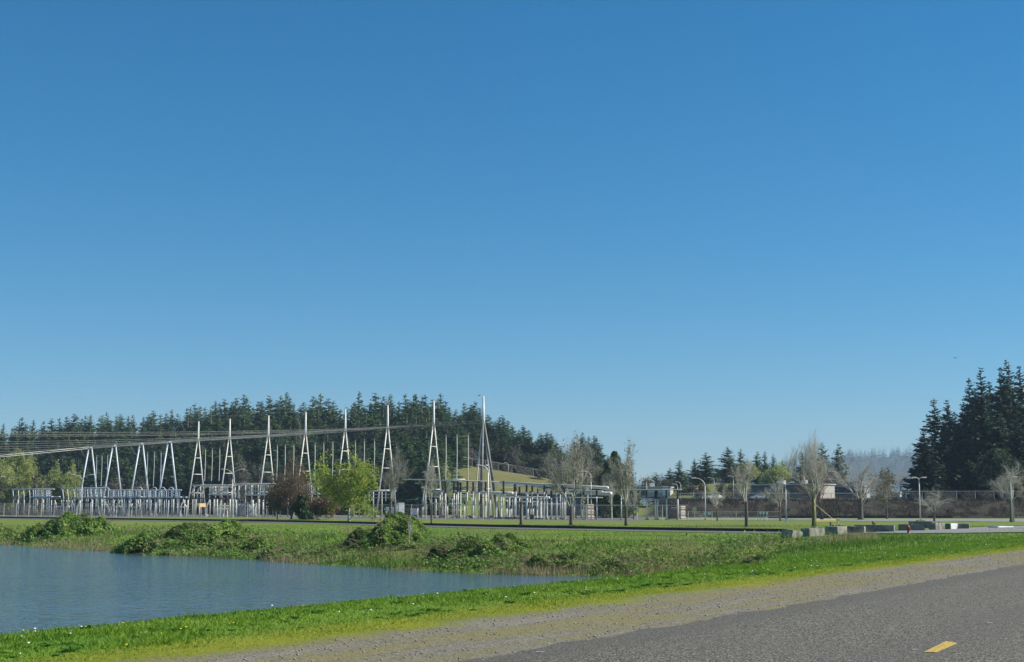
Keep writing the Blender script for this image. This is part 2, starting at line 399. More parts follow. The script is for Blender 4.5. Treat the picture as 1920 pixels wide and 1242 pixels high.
wpx = N.new('ShaderNodeMath'); wpx.operation = 'PINGPONG'; L.new(maths(N, L, 'ADD', u_, -4.05), wpx.inputs[0]); wpx.inputs[1].default_value = 1.6
col = mixc(N, L, maths(N, L, 'MULTIPLY', ramp(N, L, wpx.outputs[0], .75, .1), .28), col, (.085, .080, .070))   # worn wheel tracks
cr = N.new('ShaderNodeTexVoronoi'); cr.feature = 'DISTANCE_TO_EDGE'; cr.inputs['Scale'].default_value = .55
wv = N.new('ShaderNodeVectorMath'); wv.operation = 'ADD'; nv = N.new('ShaderNodeTexNoise'); nv.inputs['Scale'].default_value = 1.3; L.new(v, nv.inputs['Vector']); L.new(nv.outputs['Color'], wv.inputs[0]); L.new(v, wv.inputs[1]); L.new(wv.outputs[0], cr.inputs['Vector'])
crk = maths(N, L, 'MULTIPLY', ramp(N, L, cr.outputs['Distance'], .012, .004), ramp(N, L, noise(N, L, .12, 2, .5, v), .52, .6))
col = mixc(N, L, maths(N, L, 'MULTIPLY', crk, .6), col, (.03, .028, .025))
col = mixc(N, L, maths(N, L, 'MULTIPLY', ramp(N, L, u_, 6.6, 7.4), .35), col, (.09, .085, .065))
L.new(col, b.inputs['Base Color']); b.inputs['Roughness'].default_value = .85; b.inputs['Specular IOR Level'].default_value = .3
bump(N, L, b, vor.outputs['Distance'], .6, .02)
rd_u = np.array([-6.0, -2, 2, 5, 7.0]); rv = np.concatenate([np.arange(-60, 4, 4), np.arange(4, 90, .12), np.arange(90, 400, 5)])
UU, VV = np.meshgrid(rd_u, rv)
e = (vnoise(VV[:, -1], VV[:, -1]*0, .9, 1)-.5)*.22+(vnoise(VV[:, -1], VV[:, -1]*0, .25, 2)-.5)*.12
UU[:, -1] = 7.62+e; UU[:, -2] = 7.3
X = RN[0]*UU+RD[0]*VV; Y = RN[1]*UU+RD[1]*VV
Zr = np.full(X.shape, .012); Zr[:, -1] = .003
n1, n2 = X.shape; ix = np.arange(n1*n2).reshape(n1, n2)
fq = np.stack([ix[:-1, :-1], ix[1:, :-1], ix[1:, 1:], ix[:-1, 1:]], -1).reshape(-1, 4)[:, ::-1]
struct(mesh_np('road', np.stack([X, Y, Zr], -1), fq, MATS['chip_seal_asphalt']))
m, N, L, b = nodes('worn_yellow_paint')
v = pos(N)
L.new(mixc(N, L, ramp(N, L, noise(N, L, 26, 5, .8, v), .50, .60), (.55, .36, .04), (.16, .14, .09)), b.inputs['Base Color'])
b.inputs['Roughness'].default_value = .7
q = [Hit(1732, 1228), Hit(1754, 1229), Hit(1794, 1210.5), Hit(1775, 1208.5)]
top = [Vector((p.x, p.y, .020)) for p in q]; bot = [Vector((p.x, p.y, .0125)) for p in q]
mb = MB(); mb.add(top+bot, [(0, 1, 2, 3), (4, 5, 1, 0), (5, 6, 2, 1), (6, 7, 3, 2), (7, 4, 0, 3)])
struct(mb.build('road_marking', m))

# ------------------------------------------------------------------ the pond
m, N, L, b = nodes('rippled_pond_water')
v = pos(N)
b.inputs['Base Color'].default_value = (.072, .108, .120, 1); b.inputs['Roughness'].default_value = .08; b.inputs['IOR'].default_value = 1.33
mp = N.new('ShaderNodeMapping'); mp.inputs['Rotation'].default_value = (0, 0, R(20)); mp.inputs['Scale'].default_value = (.75, .8, 1); L.new(v, mp.inputs[0])
h1 = noise(N, L, 1.5, 3, .6, mp.outputs[0]); h2 = noise(N, L, 5.0, 2, .5, mp.outputs[0])
gust = ramp(N, L, noise(N, L, .06, 2, .5, v), .3, .7)
hh = maths(N, L, 'ADD', h1, maths(N, L, 'MULTIPLY', h2, .3))
hh = maths(N, L, 'MULTIPLY', hh, maths(N, L, 'MULTIPLY_ADD', gust, .5, .75))
bump(N, L, b, hh, 1.0, .12)
px_ = np.linspace(-190, 45, 48); py_ = np.linspace(-70, 185, 52); A, B = np.meshgrid(px_, py_)
keep = pond_sd(A, B) < 7
ix = np.arange(A.size).reshape(A.shape)
fq = np.stack([ix[:-1, :-1], ix[:-1, 1:], ix[1:, 1:], ix[1:, :-1]], -1).reshape(-1, 4)
uq = A*RN[0]+B*RN[1]
fq = fq[(keep.ravel()[fq]).all(1) & (uq.ravel()[fq] > 14.5).all(1)]
struct(mesh_np('pond_water', np.stack([A, B, np.full(A.shape, ZW)], -1), fq, m))

# ------------------------------------------------------------------ the far path, its kerb, the drive on the right
asph2 = simple('old_grey_asphalt', (.10, .098, .088), (.15, .145, .13), 1.5, .9)
asph3 = simple('pale_old_asphalt', (.18, .175, .16), (.25, .24, .22), .8, .9)
kerbm = simple('dark_asphalt_kerb', (.022, .022, .02), (.04, .038, .034), 2, .9)
def strip(name, pts, mat, lift=.035):               # pts: (px, y far edge, y near edge)
    xs = np.arange(pts[0][0], pts[-1][0]+1, 12)
    yf = np.interp(xs, [p[0] for p in pts], [p[1] for p in pts]); yn = np.interp(xs, [p[0] for p in pts], [p[2] for p in pts])
    V = []
    for x, a, c in zip(xs, yf, yn):
        p, q = Hit(x, a), Hit(x, c)
        for t in (0, .33, .67, 1):
            r = p.lerp(q, t); V.append((r.x, r.y, gz(r.x, r.y)+lift))
    n = len(xs); ix = np.arange(n*4).reshape(n, 4)
    fq = np.stack([ix[:-1, :-1], ix[:-1, 1:], ix[1:, 1:], ix[1:, :-1]], -1).reshape(-1, 4)
    return struct(mesh_np(name, V, fq, mat)), [Vector(V[i*4]) for i in range(n)]
PATH0 = [(-420, 966.5, 967.6), (-140, 970.2, 971.6), (0, 972, 973.8), (210, 975, 977.4), (500, 979, 982), (600, 981, 984.2), (960, 990, 994.2), (1300, 996, 1001), (1500, 998.5, 1003.5), (1640, 998, 1003.4), (1720, 995, 1002)]
PATH = [(a, b, b+(c-b)*.62) for a, b, c in PATH0]
_, edge = strip('path', PATH, asph2)
strip('drive', [(1640, 998.5, 1000.5), (1720, 994.5, 1001.2), (1800, 991.2, 1001.0), (1920, 987.2, 999.2), (2080, 984, 997)], asph3, .055)
edge = [p for p in edge if (p.x/p.y*F+960) < 1478]
mb = MB()
for a, c in zip(edge[:-1], edge[1:]):
    dd = (c-a); dd.z = 0; nrm = Vector((-dd.y, dd.x, 0)).normalized()
    if nrm.y < 0: nrm = -nrm
    z0 = min(a.z, c.z)-.1
    vs = [(a.x, a.y, z0), (c.x, c.y, z0), (c.x, c.y, c.z+.26), (a.x, a.y, a.z+.26)]
    vs += [(p[0]+nrm.x*.3, p[1]+nrm.y*.3, p[2]-(.0 if k < 2 else .03)) for k, p in enumerate(vs)]
    mb.add(vs, [(0, 1, 2, 3), (3, 2, 6, 7), (5, 4, 7, 6)])
struct(mb.build('path_kerb', kerbm))
strip('service_road', [(1225, 972.2, 975.2), (1460, 972.4, 976.0), (1700, 973.4, 978.4), (2080, 974, 979.5)], asph3, .03)
xs = np.arange(1440, 2090, 15); mb = MB()
pp = [Hit(x, 971.8) for x in xs]
for a, c in zip(pp[:-1], pp[1:]):
    k = (c-a); mb.box((a+c)/2+Vector((0, 0, .12)), (k.length, .3, .5), math.atan2(k.y, k.x))
struct(mb.build('service_road_kerb', kerbm))

# ------------------------------------------------------------------ trees
def conifer_parts(seed, H=1.0, Rad=.2, whorls=26, nb=6, sprays=5, bare=.06, gap=0.0, thick=1.0, ragged=.25):
    """unit-height fir: returns trunk segments and needle-spray quads"""
    rg = np.random.default_rng(seed); cen = []; qv = []
    lean = rg.normal(size=2)*.01
    for k in range(whorls):
        for j in range(nb if k < .85*whorls else nb//2+1):
            t = bare+(1-bare)*(k+rg.uniform(-.9, .9))/whorls
            if t > .985 or t < .01 or rg.random() < gap: continue
            L = Rad*((1-t)**.80*1.06)*(1.1-.4*max(0, (.18-t)/.18))
            a = rg.uniform(0, 2*math.pi); l = L*rg.uniform(1-ragged*1.6, 1+ragged)+.006
            ca, sa = math.cos(a), math.sin(a)
            dz = -rg.uniform(.05, .35)*(1-t)+.25*t*rg.uniform(.2, 1)
            n = max(2, int(round(sprays*(.5+1.0*l/Rad))))
            for i in range(n):
                f = (i+rg.uniform(.35, .95))/n
                r = l*f; z = t+dz*l*f+.16*l*f*f
                side = rg.choice((-1, 1))*rg.uniform(.1, .9); s = (.25*l*(1.15-.5*f)+.007)*thick
                dx, dy = ca*math.cos(side)-sa*math.sin(side), sa*math.cos(side)+ca*math.sin(side)
                dv = np.array([dx, dy, rg.uniform(-.55, .1)]); dv /= np.linalg.norm(dv)
                roll = rg.uniform(-1.0, 1.0)
                sd = np.array([-dy, dx, 0])*math.cos(roll)+np.array([0, 0, 1])*math.sin(roll)
                p = np.array([ca*r+lean[0]*t, sa*r+lean[1]*t, z])
                wv = sd*s*.34
                qv.append([p-dv*s*.35, p+wv+dv*s*.1, p+dv*s*.85, p-wv+dv*s*.1])
    for k in range(int(whorls*1.4)):                          # leader and inner foliage
        t = rg.uniform(bare, 1.0); s = .05*(1-t)+.007
        p = np.array([lean[0]*t+rg.normal()*.1*Rad*(1-t), lean[1]*t+rg.normal()*.1*Rad*(1-t), min(t, .985)])
        a = rg.uniform(0, 6.28); d = np.array([math.cos(a)*.4, math.sin(a)*.4, .9]); sd = np.array([-math.sin(a), math.cos(a), 0])
        qv.append([p-d*s*.6, p+sd*s*.4, p+d*s*.9, p-sd*s*.4])
    V = np.array(qv).reshape(-1, 3)
    return V, np.arange(len(V)).reshape(-1, 4)
def make_conifer(name, label, cat, group, seed, mat, **kw):
    root = thing(name, label, cat, (0, 0, 0), 0, group)
    V, Fq = conifer_parts(seed, **kw)
    mesh_np('crown', V, Fq, mat, root)
    MB().tube([(0, 0, -.03), (0, 0, .5), (0, 0, .97)], [.016, .010, .002], 6).build('trunk', bark, root, True)
    return root
def put(proto, state, loc, rz, scale, label=None, group=None):
    """first call moves the prototype itself, later calls copy it"""
    if not state.get('used'):
        state['used'] = True; proto.location = loc; proto.rotation_euler = (0, 0, rz)
        proto.scale = scale if isinstance(scale, tuple) else (scale,)*3
        if label: proto['label'] = label
        if group: proto['group'] = group
        return proto
    return dup(proto, loc, rz, scale, label, group)

# the fir forest on the hill: skyline tips first, then the rows in front of it
TIPS = [(-22, 793), (0, 795), (15, 803), (30, 783), (55, 788), (72, 790), (90, 784), (105, 784), (118, 781), (131, 776), (146, 785), (158, 780), (165, 778), (187, 779), (197, 774), (212, 780),
        (222, 776), (236, 781), (246, 779), (262, 782), (272, 776), (283, 769), (296, 777), (305, 775), (318, 769), (332, 776), (345, 765), (352, 764), (360, 757), (369, 762), (379, 764), (390, 760), (398, 753), (408, 756),
        (417, 748), (428, 756), (436, 745), (451, 740), (461, 758), (470, 764), (479, 753), (489, 753), (503, 741), (514, 750), (522, 742), (531, 736), (539, 745), (549, 757), (559, 758), (570, 755), (582, 743), (598, 738), (613, 747),
        (622, 752), (636, 768), (645, 764), (657, 757), (669, 735), (682, 759), (692, 755), (703, 736), (713, 752), (722, 744), (732, 739), (746, 753), (758, 739), (767, 748), (773, 740), (780, 740), (790, 743), (797, 740),
        (810, 748), (824, 738), (834, 752), (842, 764), (855, 768), (869, 755), (881, 758), (890, 753), (901, 765), (913, 778), (926, 790), (936, 782), (944, 778), (953, 788), (962, 797), (972, 806), (983, 797), (992, 806),
        (1016, 811), (1025, 810), (1034, 813), (1044, 828), (1052, 836), (1078, 824), (1090, 811), (1103, 819), (1114, 817), (1126, 838), (1140, 855)]
protos = [make_conifer('fir_tree', None, 'conifer', None, 100+i, needles, Rad=(.17, .20, .23, .15, .19, .25)[i], whorls=(46, 42, 40, 50, 44, 40)[i],
                       nb=(9, 9, 10, 8, 9, 10)[i], sprays=6, ragged=.28, thick=1.3) for i in range(6)]
states = [{} for _ in protos]
FL = 'dark fir tree in the dense forest on the hill behind the switchyard'
def forest_tree(px, py, d, k, label=FL, group='firs of the hillside forest', wid=1.0):
    g = G(px, d); top = P(px, py, d).z; h = max(top-g.z, 6)
    rw = random.uniform(1.0, 1.3)*wid*min(1.25, (26/h)**.35)
    return put(protos[k], states[k], g, random.uniform(0, 6.28), (h*rw, h*rw, h*1.015), label, group)
for i, (px, py) in enumerate(TIPS):
    d = (560-90*np.clip(px/830, 0, 1) if px < 860 else 500-.12*(px-860))+random.uniform(-14, 22)
    forest_tree(px, py, d, random.randrange(6))
TX = [t[0] for t in TIPS]; TY = [t[1] for t in TIPS]
for row, (dd, dy, step, jy) in enumerate(((-24, 17, 18, 10), (-52, 42, 17, 12), (-82, 70, 20, 14), (-108, 96, 24, 12))):
    px = -30
    while px < 1140:
        lim = 835 if row > 1 else 1135
        if px < lim:
            d = 560-90*np.clip(px/830, 0, 1)+dd if px < 860 else 500-.12*(px-860)+dd*.55
            y = np.interp(px, TX, TY)+dy+random.uniform(-jy, jy)*.7
            if px > 860: y = np.interp(px, TX, TY)+dy*.9+random.uniform(-4, jy)
            forest_tree(px, y, d+random.uniform(-6, 6), random.randrange(6), wid=1.28)
        px += step*random.uniform(.7, 1.3)

for px, py, d in ((748, 842, 372), (760, 815, 385), (772, 838, 362), (783, 806, 392), (792, 846, 356), (803, 826, 372), (814, 850, 352), (822, 832, 362), (730, 850, 376), (838, 800, 440), (712, 855, 372)):
    forest_tree(px, py, d, random.randrange(6), wid=1.25)
for k in range(26):                                            # the forest goes on a little past the left edge
    px = -50-k*9.5; forest_tree(px, 796+random.uniform(-12, 14)+(34 if k % 2 else 0), 560-(45 if k % 2 else 0), random.randrange(6), 'dark fir tree of the same forest standing past the left edge', 'firs past the left edge', 1.4)
# firs standing on the plateau in the middle distance, each its own
mids = [(1231, 884, 13, 'small dark fir right of a round grey-green tree above the low pale building'),
        (1256, 876, 12, 'narrow ragged fir at the left end of the middle row of firs'),
        (1275, 861, 15, 'mid-height fir, second from the left in the middle row'),
        (1304, 859, 14, 'fir with a leaning tip left of the wide-topped fir'),
        (1326, 847, 21, 'broad dark fir with a leaning flat top above the grassy mound'),
        (1367, 835, 23, 'tallest and broadest fir of the middle row, right of a gap of sky'),
        (1391, 840, 15, 'pointed fir just right of the tallest fir of the middle row'),
        (1421, 845, 13, 'slim fir left of the very slim dark spire'),
        (1436, 844, 11, 'very slim dark spire of a fir in the middle row'),
        (1452, 849, 9, 'small-crowned fir above the rounded yellow-green tree'),
        (1470, 862, 10, 'low fir tip showing over the right shoulder of the yellow-green tree'),
        (1507, 844, 18, 'fir behind the left side of the tall bare tree'),
        (1544, 828, 20, 'tall fir behind the right side of the tall bare tree'),
        (1574, 829, 17, 'dense fir right of the tall bare tree, next to the spreading bare tree')]
mprotos = [make_conifer('fir_tree', None, 'conifer', None, 160+i, needles, Rad=.30, whorls=32, nb=9, sprays=7, ragged=.4, gap=.08, thick=1.2) for i in range(3)]
mst = [{} for _ in mprotos]
for i, (px, py, wpx, lab) in enumerate(mids):
    d = 455+random.uniform(-10, 25); g = G(px, d); h = P(px, py, d).z-g.z
    sc_ = wpx*1.25*d/F/.30
    put(mprotos[i % 3], mst[i % 3], g, random.uniform(0, 6.28), (sc_, sc_, h), lab, 'firs of the middle row')

# the stand of big dark firs on the right
rights = [(1758, 745, 31, .06, 'open fir with long drooping left branches at the left edge of the right stand', .35),
          (1737, 800, 24, .0, 'short dense dark fir at the left foot of the right stand', .1),
          (1786, 748, 24, .1, 'dark blunt-topped fir second from the left in the right stand', .05),
          (1806, 790, 24, .1, 'lower olive-tinted fir between the blunt fir and the double spires', .1),
          (1826, 706, 24, .1, 'narrow fir spire left of the tallest pair in the right stand', .12),
          (1849, 686, 27, .1, 'tall pointed fir in the centre of the right stand', .08),
          (1846, 748, 30, .1, 'lower fir in front of the tall central spires of the right stand', .05),
          (1885, 684, 27, .1, 'tall fir just left of the tallest fir of the right stand', .1),
          (1903, 672, 30, .1, 'tallest fir of the photo near its right edge', .08),
          (1924, 683, 28, .1, 'tall fir cut by the right edge of the photo', .08),
          (1880, 770, 34, .1, 'broad lower fir under the tallest pair of the right stand', .05),
          (1915, 790, 34, .1, 'broad lower fir at the right edge below the tallest fir', .05),
          (1770, 830, 30, .0, 'low dark fir filling the foot of the right stand at its left', .05),
          (1812, 835, 34, .0, 'low dark fir filling the middle foot of the right stand', .05),
          (1858, 850, 34, .0, 'low dark fir filling the foot of the right stand, right of its middle', .05),
          (1905, 855, 34, .0, 'low dark fir at the foot of the right stand behind the right lamp', .05)]
for i, (px, py, wpx, _, lab, gp) in enumerate(rights):
    d = 318+(i % 5)*7-(14 if py > 780 else 0); g = G(px, d); h = P(px, py, d).z-g.z
    rad = wpx*1.4*d/F/h
    t = make_conifer('fir_tree', lab, 'conifer', 'big firs of the right stand', 200+i, needles_d, Rad=rad, whorls=48, nb=10, sprays=8, ragged=.36, gap=gp, thick=1.2, bare=.03)
    t.location = g; t.rotation_euler = (0, 0, random.uniform(0, 6)); t.scale = (h, h, h)
bp = [make_conifer('fir_tree', None, 'conifer', None, 260+i, needles_d, Rad=(.17, .20, .22)[i], whorls=46, nb=10, sprays=7, ragged=.34, thick=1.25, bare=.02) for i in range(3)]
bst = [{} for _ in bp]
for i, (px, py) in enumerate(((1775, 790), (1797, 770), (1838, 722), (1866, 712), (1816, 752), (1893, 720), (1910, 730), (1868, 780), (1835, 790), (1748, 850), (1760, 860), (1728, 872), (1785, 850), (1822, 850), (1850, 840), (1885, 830), (1918, 830), (1740, 890))):
    d = 338 if py < 840 else 326; g = G(px, d); h = P(px, py, d).z-g.z; k = 1.0 if py < 840 else 1.3
    put(bp[i % 3], bst[i % 3], g, i*2.1, (h*k, h*k, h), 'dark fir filling the back of the right stand between its taller spires', 'back firs of the right stand')
for i, px in enumerate((1955, 1990, 2030)):                     # the stand goes on past the frame
    d = 325; g = G(px, d); h = P(px, 690, d).z-g.z
    put(bp[i], bst[i], g, px, (h, h, h), 'big fir of the right stand standing outside the right edge', 'big firs outside the right edge')

# deciduous trees
def branch(S, tips, rg, p, d, L, r, lev, par):
    n = 3 if lev > 1 else 2
    q = p
    for i in range(n):
        d2 = d+rg.normal(size=3)*par['wob']+np.array([0, 0, par['up']*(.28+.16*(par['lev']-lev))])/n
        d2 /= np.linalg.norm(d2); e = q+d2*L/n
        r2 = r*(1-(i+1)/n*.42)
        S.append((q, e, r*(1-i/n*.42), r2)); 
        if lev > 0 and (i > 0 or lev < par['lev']):
            for _ in range(par['nb'] if i < n-1 else par['nb']):
                if rg.random() < .86:
                    a = rg.normal(size=3); a -= d2*a.dot(d2); a /= np.linalg.norm(a)+1e-9
                    an = par['ang']*rg.uniform(.7, 1.6)
                    c = d2*math.cos(an)+a*math.sin(an)
                    f = rg.uniform(.2, 1) if i < n-1 else 1
                    branch(S, tips, rg, q+(e-q)*f, c/np.linalg.norm(c), L*par['len']*rg.uniform(.65, 1.15), max(r2*.62, par['rmin']), lev-1, par)
        q = e; d = d2
    if lev <= 1: tips.append(q)
def make_bare(name, label, cat, seed, H, W, trunk=.18, r=.014, lev=4, nb=2, ang=.5, up=.25, wob=.12, ln=.62, limbs=5, mat_t=None, mat_c=None, leaves=None, leaf_n=0, leaf_s=.3, rmin=.0006, lean=0.0, low=.3, shape='egg', twig_n=2800, twig_l=.055, twig_r=.0055):
    """a tree H metres high and W wide; its crown is fitted to that size"""
    rg = np.random.default_rng(seed); S = []; tips = []
    par = dict(wob=wob, up=up, nb=nb, ang=ang, len=ln, lev=lev, rmin=rmin)
    root = thing(name, label, cat)
    top = np.array([lean, 0, trunk])
    for i in range(limbs):
        a = 2*math.pi*(i+rg.uniform(-.3, .3))/limbs; an = (.12 if i == 0 else rg.uniform(.3, 1.0)*ang*1.7)
        d = np.array([math.cos(a)*math.sin(an), math.sin(a)*math.sin(an), math.cos(an)])
        z = trunk*(1-low*rg.random()) if i else trunk
        branch(S, tips, rg, np.array([lean*z/trunk, 0, z]), d, (1-trunk)*.42*rg.uniform(.8, 1.1), r*(.65 if i == 0 else rg.uniform(.3, .46)), lev, par)
    pts = np.array([s[1] for s in S]); hx = np.percentile(np.abs(pts[:, :2]-[lean, 0]), 98.5); hz = pts[:, 2].max()
    kx = W/2/hx/1.0; kz = (H-H*trunk)/(hz-trunk)
    def T(p): return np.array([(p[0]-lean)*kx+lean*H, p[1]*kx, trunk*H+(p[2]-trunk)*kz if p[2] > trunk else p[2]*H])
    S = [(T(a), T(b), ra*H, rb*H) for a, b, ra, rb in S]
    hn = lambda z: (z-trunk*H)/(H-trunk*H)
    hb = np.linspace(0, 1, 9); zz = np.array([hn(q[1][2]) for q in S]); rr = np.array([math.hypot(q[1][0]-lean*H, q[1][1]) for q in S])
    raw = np.array([np.percentile(rr[np.abs(zz-h) < .1], 94) if (np.abs(zz-h) < .1).sum() > 6 else W*.2 for h in hb])
    tgt = W/2*np.interp(hb, *{'egg': ((0, .2, .42, .7, .9, 1), (.35, .8, 1, .8, .42, .14)), 'round': ((0, .2, .5, .8, 1), (.45, .85, 1, .82, .35)), 'tall': ((0, .15, .35, .6, .85, 1), (.4, .9, 1, .75, .4, .1))}[shape])
    sk = np.clip(tgt/np.maximum(raw, .05*W), .35, 2.6)
    def E(p):
        h = hn(p[2])
        if h < -.05: return p
        k = np.interp(h, hb, sk); k = 1+(k-1)*min(1, max(0, (h+.05)/.2))
        return np.array([lean*H+(p[0]-lean*H)*k, p[1]*k, p[2]])
    S = [(E(a), E(b), ra, rb) for a, b, ra, rb in S]; T0 = T; T = lambda p: E(T0(p))
    if twig_n:
        big = [q for q in S if q[2] < r*H*.33] or S
        A = np.array([q[0] for q in big]); B = np.array([q[1] for q in big]); k = rg.integers(0, len(A), twig_n)
        d0 = B[k]-A[k]; d0 /= np.linalg.norm(d0, axis=1, keepdims=True)+1e-9
        p0 = A[k]+(B[k]-A[k])*rg.random((twig_n, 1)); dd = d0*.8+rg.normal(size=(twig_n, 3))*.6+np.array([0, 0, up*.9]); dd /= np.linalg.norm(dd, axis=1, keepdims=True)
        ln_ = twig_l*H*rg.uniform(.4, 1.3, (twig_n, 1)); p1 = p0+dd*ln_*.55; d2 = dd+rg.normal(size=dd.shape)*.3+np.array([0, 0, up*.5]); p2 = p1+d2*ln_*.45
        S = S+[(a, b, twig_r, twig_r*.8) for a, b in zip(p0, p1)]+[(a, b, twig_r*.8, twig_r*.5) for a, b in zip(p1, p2)]
    V, Fq = segs_np(S, 3)
    cr = mesh_np('crown', V, Fq, mat_c or twigm, root)
    MB().tube([(0, 0, -.3), (0, 0, .03*H), (lean*H*.5, 0, trunk*H*.5), (lean*H, 0, trunk*H*1.02), (lean*H*1.02, 0, trunk*H*1.3)],
              [r*H*1.7, r*H*1.15, r*H, r*H*.85, r*H*.4], 9).build('trunk', mat_t or bark, root, True)
    if leaves and leaf_n:
        tp = np.array([T(t) for t in tips]); k = rg.integers(0, len(tp), leaf_n)
        c = tp[k]+rg.normal(size=(leaf_n, 3))*leaf_s*1.1
        V, Fq = quads_np(c, leaf_s*rg.uniform(.6, 1.3, leaf_n), None, 1.5, rg)
        mesh_np('foliage', V, Fq, leaves, cr)
    return root
def size_at(px, ytop, ybase, wpx, d=None):
    g = Hit(px, ybase) if d is None else G(px, d)
    return g, P(px, ytop, g.y).z-g.z, wpx*g.y/F
def tree_at(px, ytop, ybase, wpx, name, label, seed, d=None, cat='tree', group=None, **kw):
    g, h, w_ = size_at(px, ytop, ybase, wpx, d)
    t = make_bare(name, label, cat, seed, h, w_, **kw); t.location = g
    if group: t['group'] = group
    return t
BT = 'bare trees along the field'
tree_at(1071, 803, 985, 112, 'bare_tree', 'largest bare tree in the field, with yellowish twigs, right of the switchyard', 11, r=.0175, trunk=.19, lev=4, nb=2, ang=.42, up=.35, limbs=6, group=BT, leaves=olive, leaf_n=900, leaf_s=.14, mat_t=bark)
tree_at(1174, 818, 986, 72, 'bare_tree', 'tall slender bare tree in front of the dark evergreen', 12, r=.016, trunk=.24, lev=4, nb=2, ang=.38, up=.4, limbs=6, group=BT, leaves=olive, leaf_n=700, leaf_s=.14)
tree_at(732, 828, 977, 80, 'bare_tree', 'grey twiggy bare tree right of the bright green tree', 13, r=.017, trunk=.25, lev=4, nb=2, ang=.42, up=.35, limbs=7, group=BT, mat_c=simple('ash_grey_twigs', (.26, .245, .21), (.36, .34, .29), 2, .9))
tree_at(1400, 858, 988, 88, 'bare_tree', 'small bare tree with a forked dark trunk in front of the low brown building', 14, r=.024, trunk=.34, lev=4, nb=2, ang=.48, up=.3, limbs=4, group=BT)
tree_at(1527, 804, 987, 100, 'bare_tree', 'tall upright bare tree with a mossy trunk beside the yellow gate', 15, r=.022, trunk=.28, lev=4, nb=2, ang=.36, up=.45, limbs=7, group=BT, mat_t=bark_m)
tree_at(1541, 880, 975, 92, 'bare_tree', 'short leaning bare tree with reddish twigs right behind the yellow gate post', 16, r=.03, trunk=.3, lev=4, nb=2, ang=.5, up=.25, limbs=6, group=BT, mat_c=bark_r, lean=-.05)
tree_at(1614, 845, 975, 140, 'bare_tree', 'spreading vase-shaped bare tree with thick dark limbs', 17, r=.036, trunk=.36, lev=4, nb=2, ang=.5, up=.22, limbs=6, group=BT, low=.5)
tree_at(1752, 912, 978, 72, 'bare_tree', 'small round bare tree in front of the dark firs, right of the twin-arm lamp', 18, r=.03, trunk=.36, lev=4, nb=2, ang=.55, up=.2, limbs=6, group=BT)
tree_at(1898, 862, 979, 100, 'bare_tree', 'bare tree beside the single lamp at the right edge', 19, r=.034, trunk=.34, lev=4, nb=2, ang=.5, up=.25, limbs=6, group=BT)
tree_at(1463, 892, 977, 66, 'bare_tree', 'thin sparse bare tree left of the lamp with two white heads', 20, r=.02, trunk=.3, lev=4, nb=2, ang=.5, up=.25, limbs=5, group=BT)
tree_at(1345, 900, 977, 56, 'bare_tree', 'thin brown sapling left of the forked bare tree', 21, r=.018, trunk=.3, lev=3, nb=2, ang=.5, up=.25, limbs=5, group=BT)
tree_at(1147, 880, 973, 44, 'bare_tree', 'pale-stemmed bare tree standing in front of the dark evergreen', 22, r=.014, trunk=.3, lev=3, nb=2, ang=.4, up=.35, limbs=6, group=BT, mat_t=bark_w)
tree_at(1663, 900, 974, 66, 'bare_tree', 'slim yellowish budding tree right of the spreading bare tree', 23, r=.02, trunk=.42, lev=4, nb=2, ang=.5, up=.25, limbs=6, group=BT, leaves=olive, leaf_n=900, leaf_s=.18)
tree_at(809, 862, 982, 44, 'bare_tree', 'thin-trunked leafless tree in front of the second tower from the right', 24, r=.014, trunk=.3, lev=3, nb=2, ang=.4, up=.35, limbs=5, group=BT)
tree_at(1188, 905, 974, 40, 'bare_tree', 'small dark bare tree just right of the tall slender tree', 25, r=.02, trunk=.35, lev=3, nb=2, ang=.5, up=.2, limbs=5, group=BT)
tree_at(1690, 868, 945, 84, 'bare_tree', 'faint bare tree far off before the hazy hill', 26, d=470, r=.02, trunk=.3, lev=4, nb=2, ang=.5, up=.2, limbs=6, group=BT)
# the pruned trunk
g, h, _ = size_at(977, 936, 984, 8)
t = thing('pruned_tree', 'bare dark pruned trunk without a crown before the switchyard posts', 'tree', g, 0, BT)
MB().tube([(0, 0, -.3), (.02, 0, .3), (-.03, 0, h*.5), (.02, .02, h*.8), (.04, 0, h)], [.3, .2, .17, .17, .12], 9).build('trunk', bark, t, True)
MB().tube([(0, 0, h*.78), (.1, 0, h*.95), (.12, 0, h*1.08)], [.08, .06, .03], 6).tube([(0, 0, h*.7), (-.15, .05, h*.84), (-.2, .05, h*.92)], [.07, .05, .03], 6).build('branch_stub', bark, t, True)
# the bright green tree and the brown thicket left of it
tree_at(654, 836, 978, 142, 'leafy_tree', 'bright yellow-green leafy tree in front of the towers', 31, r=.016, trunk=.17, lev=4, nb=2, ang=.6, up=.12, limbs=10, low=.5, shape='round', mat_t=bark_w, mat_c=bark_l, leaves=lime, leaf_n=7500, leaf_s=.23)
tree_at(546, 845, 974, 100, 'bare_tree', 'brown twiggy thicket tree with a tall thin top left of the green tree', 32, r=.012, trunk=.06, lev=4, nb=2, ang=.42, up=.4, limbs=12, low=.8, mat_c=bark_r, leaves=russet, leaf_n=2600, leaf_s=.2)
tree_at(612, 912, 975, 72, 'shrub', 'low russet shrub at the foot of the green tree', 33, cat='shrub', r=.012, trunk=.06, lev=4, nb=2, ang=.6, up=.1, limbs=12, low=.8, mat_c=bark_r, leaves=russet, leaf_n=4200, leaf_s=.22)
tree_at(520, 905, 974, 50, 'shrub', 'dark brown shrub at the left end of the thicket', 34, cat='shrub', r=.012, trunk=.06, lev=4, nb=2, ang=.5, up=.2, limbs=12, low=.8, mat_c=bark_r, leaves=russet, leaf_n=2600, leaf_s=.22)
